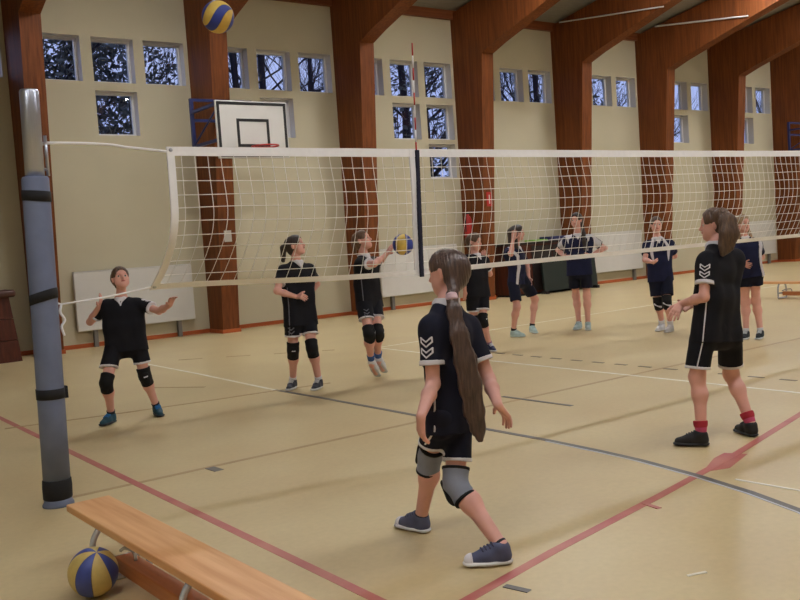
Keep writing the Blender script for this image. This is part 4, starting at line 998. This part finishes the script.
        lm = mat('lace %d %d %d' % st['lace'], st['lace'], .7, .1, 20.)
        lc = []
        for q in (.36, .44, .52, .60):
            p = h0 + d * L * q
            lc += [cone(p + lat * .024, p - lat * .024 + d * .008, .0045, k=.003, n=nrm(pu + d * .35), flat=30.)]
        lc2 = [dict(o, a=o['a'] + pu * .07, b=o['b'] + pu * .07, flat=14.) for o in lc]
        patch('shoelace', up1, lc2, .005, .0035, lm, shoe)
        if st.get('toecap'):
            patch('toe_cap', up1, [cone(h0 + d * (L - .02) - lat * .05, h0 + d * (L - .02) + lat * .05, .028, k=.004, n=pu, flat=4.)], .004, .004, K_TRIM, shoe)
    # ---------------- hair
    hm = HAIR[st['hair']]; mode = st['hs']
    r = .089
    ho = [cone(Hc + hu * .026 - hf * .026, Hc + hu * .036 + hf * .012, r, r * .97, k=.02, n=hl, flat=.92), cone(Hc - hf * .035 + hu * .01, Hc - hf * .05 - hu * .045, .068, .045, k=.03)]
    fcut = [cone(Hc + hf * .105 - hu * .03, Hc + hf * .115 + hu * .01, .075, .062, k=.02, sub=True), cone(Hc + hf * .05 - hu * .09, Hc + hf * .07 - hu * .09, .075, k=.02, sub=True),
            cone(Hc + hl * .085 + hf * .025 - hu * .02, Hc + hl * .085 + hf * .04 - hu * .03, .036, k=.012, sub=True), cone(Hc - hl * .085 + hf * .025 - hu * .02, Hc - hl * .085 + hf * .04 - hu * .03, .036, k=.012, sub=True)]
    tail = []
    if mode == 'tail':
        T = [(vec(q[:3]), q[3]) for q in D['tail']]
        vdir = nrm(vec((.592, .806, 0)))
        ho = ho + [cone(Hc - hf * .05 + hu * .0, T[0][0], .062, T[0][1] * .8, k=.04)]
        for (p, a_), (q, b_) in zip(T[:-1], T[1:]): tail.append(cone(p, q, a_, b_, k=.03, n=vdir, flat=.55))
        # loose strands
        rr = random.Random(3)
        for _ in range(26 if key == 'fg' else 14):
            o_ = rr.uniform(-1, 1); ph = rr.uniform(-.02, .02)
            pts_ = [p + np.cross(vdir, UP) * o_ * w_ * (.95 + ph) - vdir * rr.uniform(.1, .5) * w_ for p, w_ in T[1:]]
            for p, q in zip(pts_[:-1], pts_[1:]): tail.append(cone(p, q, .006, .0055, k=.004))
    else:
        b0 = Hc - hf * .085 + hu * .02
        if mode == 'pony':
            tail += [cone(b0, b0 - hf * .045 - hu * .0, .03, .03, k=.02), cone(b0 - hf * .045, b0 - hf * .06 - UP * .13, .035, .022, k=.02)]
        elif mode == 'tied':
            tail += [cone(b0 + hu * .0, b0 - hf * .02 - hu * .02, .035, .03, k=.02), cone(b0 - hf * .02 - hu * .02, b0 - hf * .0 - UP * .12, .028, .015, k=.02)]
        elif mode == 'long':
            for sg in (1, -1):
                tail += [cone(Hc + hl * sg * .062 - hf * .02, neck + tl * sg * .07 - tu * .02 + tf * .02, .034, .03, k=.03), cone(neck + tl * sg * .07 - tu * .02 + tf * .02, neck + tl * sg * .075 - tu * .13 + tf * .075, .028, .016, k=.02)]
            tail += [cone(b0, neck - tf * .07 - tu * .08, .06, .04, k=.03)]
        elif mode == 'front':
            q0 = neck + tl * .085 + tf * .02
            tail += [cone(b0, b0 - hf * .02 + hl * .03, .035, k=.02), cone(b0 - hf * .02 + hl * .03, q0, .032, .034, k=.02), cone(q0, q0 - tu * .12 + tf * .07, .034, .03, k=.02), cone(q0 - tu * .12 + tf * .07, q0 - tu * .24 + tf * .09, .028, .016, k=.02)]
    seedw = cloth_noise(ord(key[-1]), .0022)
    def strands(X, Y, Z):
        a_ = X * rt[0] + Y * rt[1]
        return .0011 * np.sin(a_ * 420 + 3 * np.sin(Z * 14) + 2 * np.sin(a_ * 60)) + seedw(X, Y, Z)
    hair = build('hair', ho + fcut + tail, .004 if near else .0055, hm, body, disp=strands)
    if mode == 'tail' and key == 'fg':
        p = T[0][0]; q = T[1][0]; ax_ = nrm(q - p)
        build('hair_tie', [cone(p - ax_ * .008, p + ax_ * .012, .031, k=.01, n=ax_, flat=.5)], .004, mat('pale pink band', (222, 190, 200), .7, .15, 60., bump=.3), hair)
    elif mode == 'tail':
        p = T[0][0]; build('hair_tie', [cone(p, p + vec((0, 0, -.01)), .026, k=.01)], .004, K_PAD, hair)
    return body

for key, D in PEOPLE.items():
    if ONLY is None or key in ONLY:
        person(key, D)
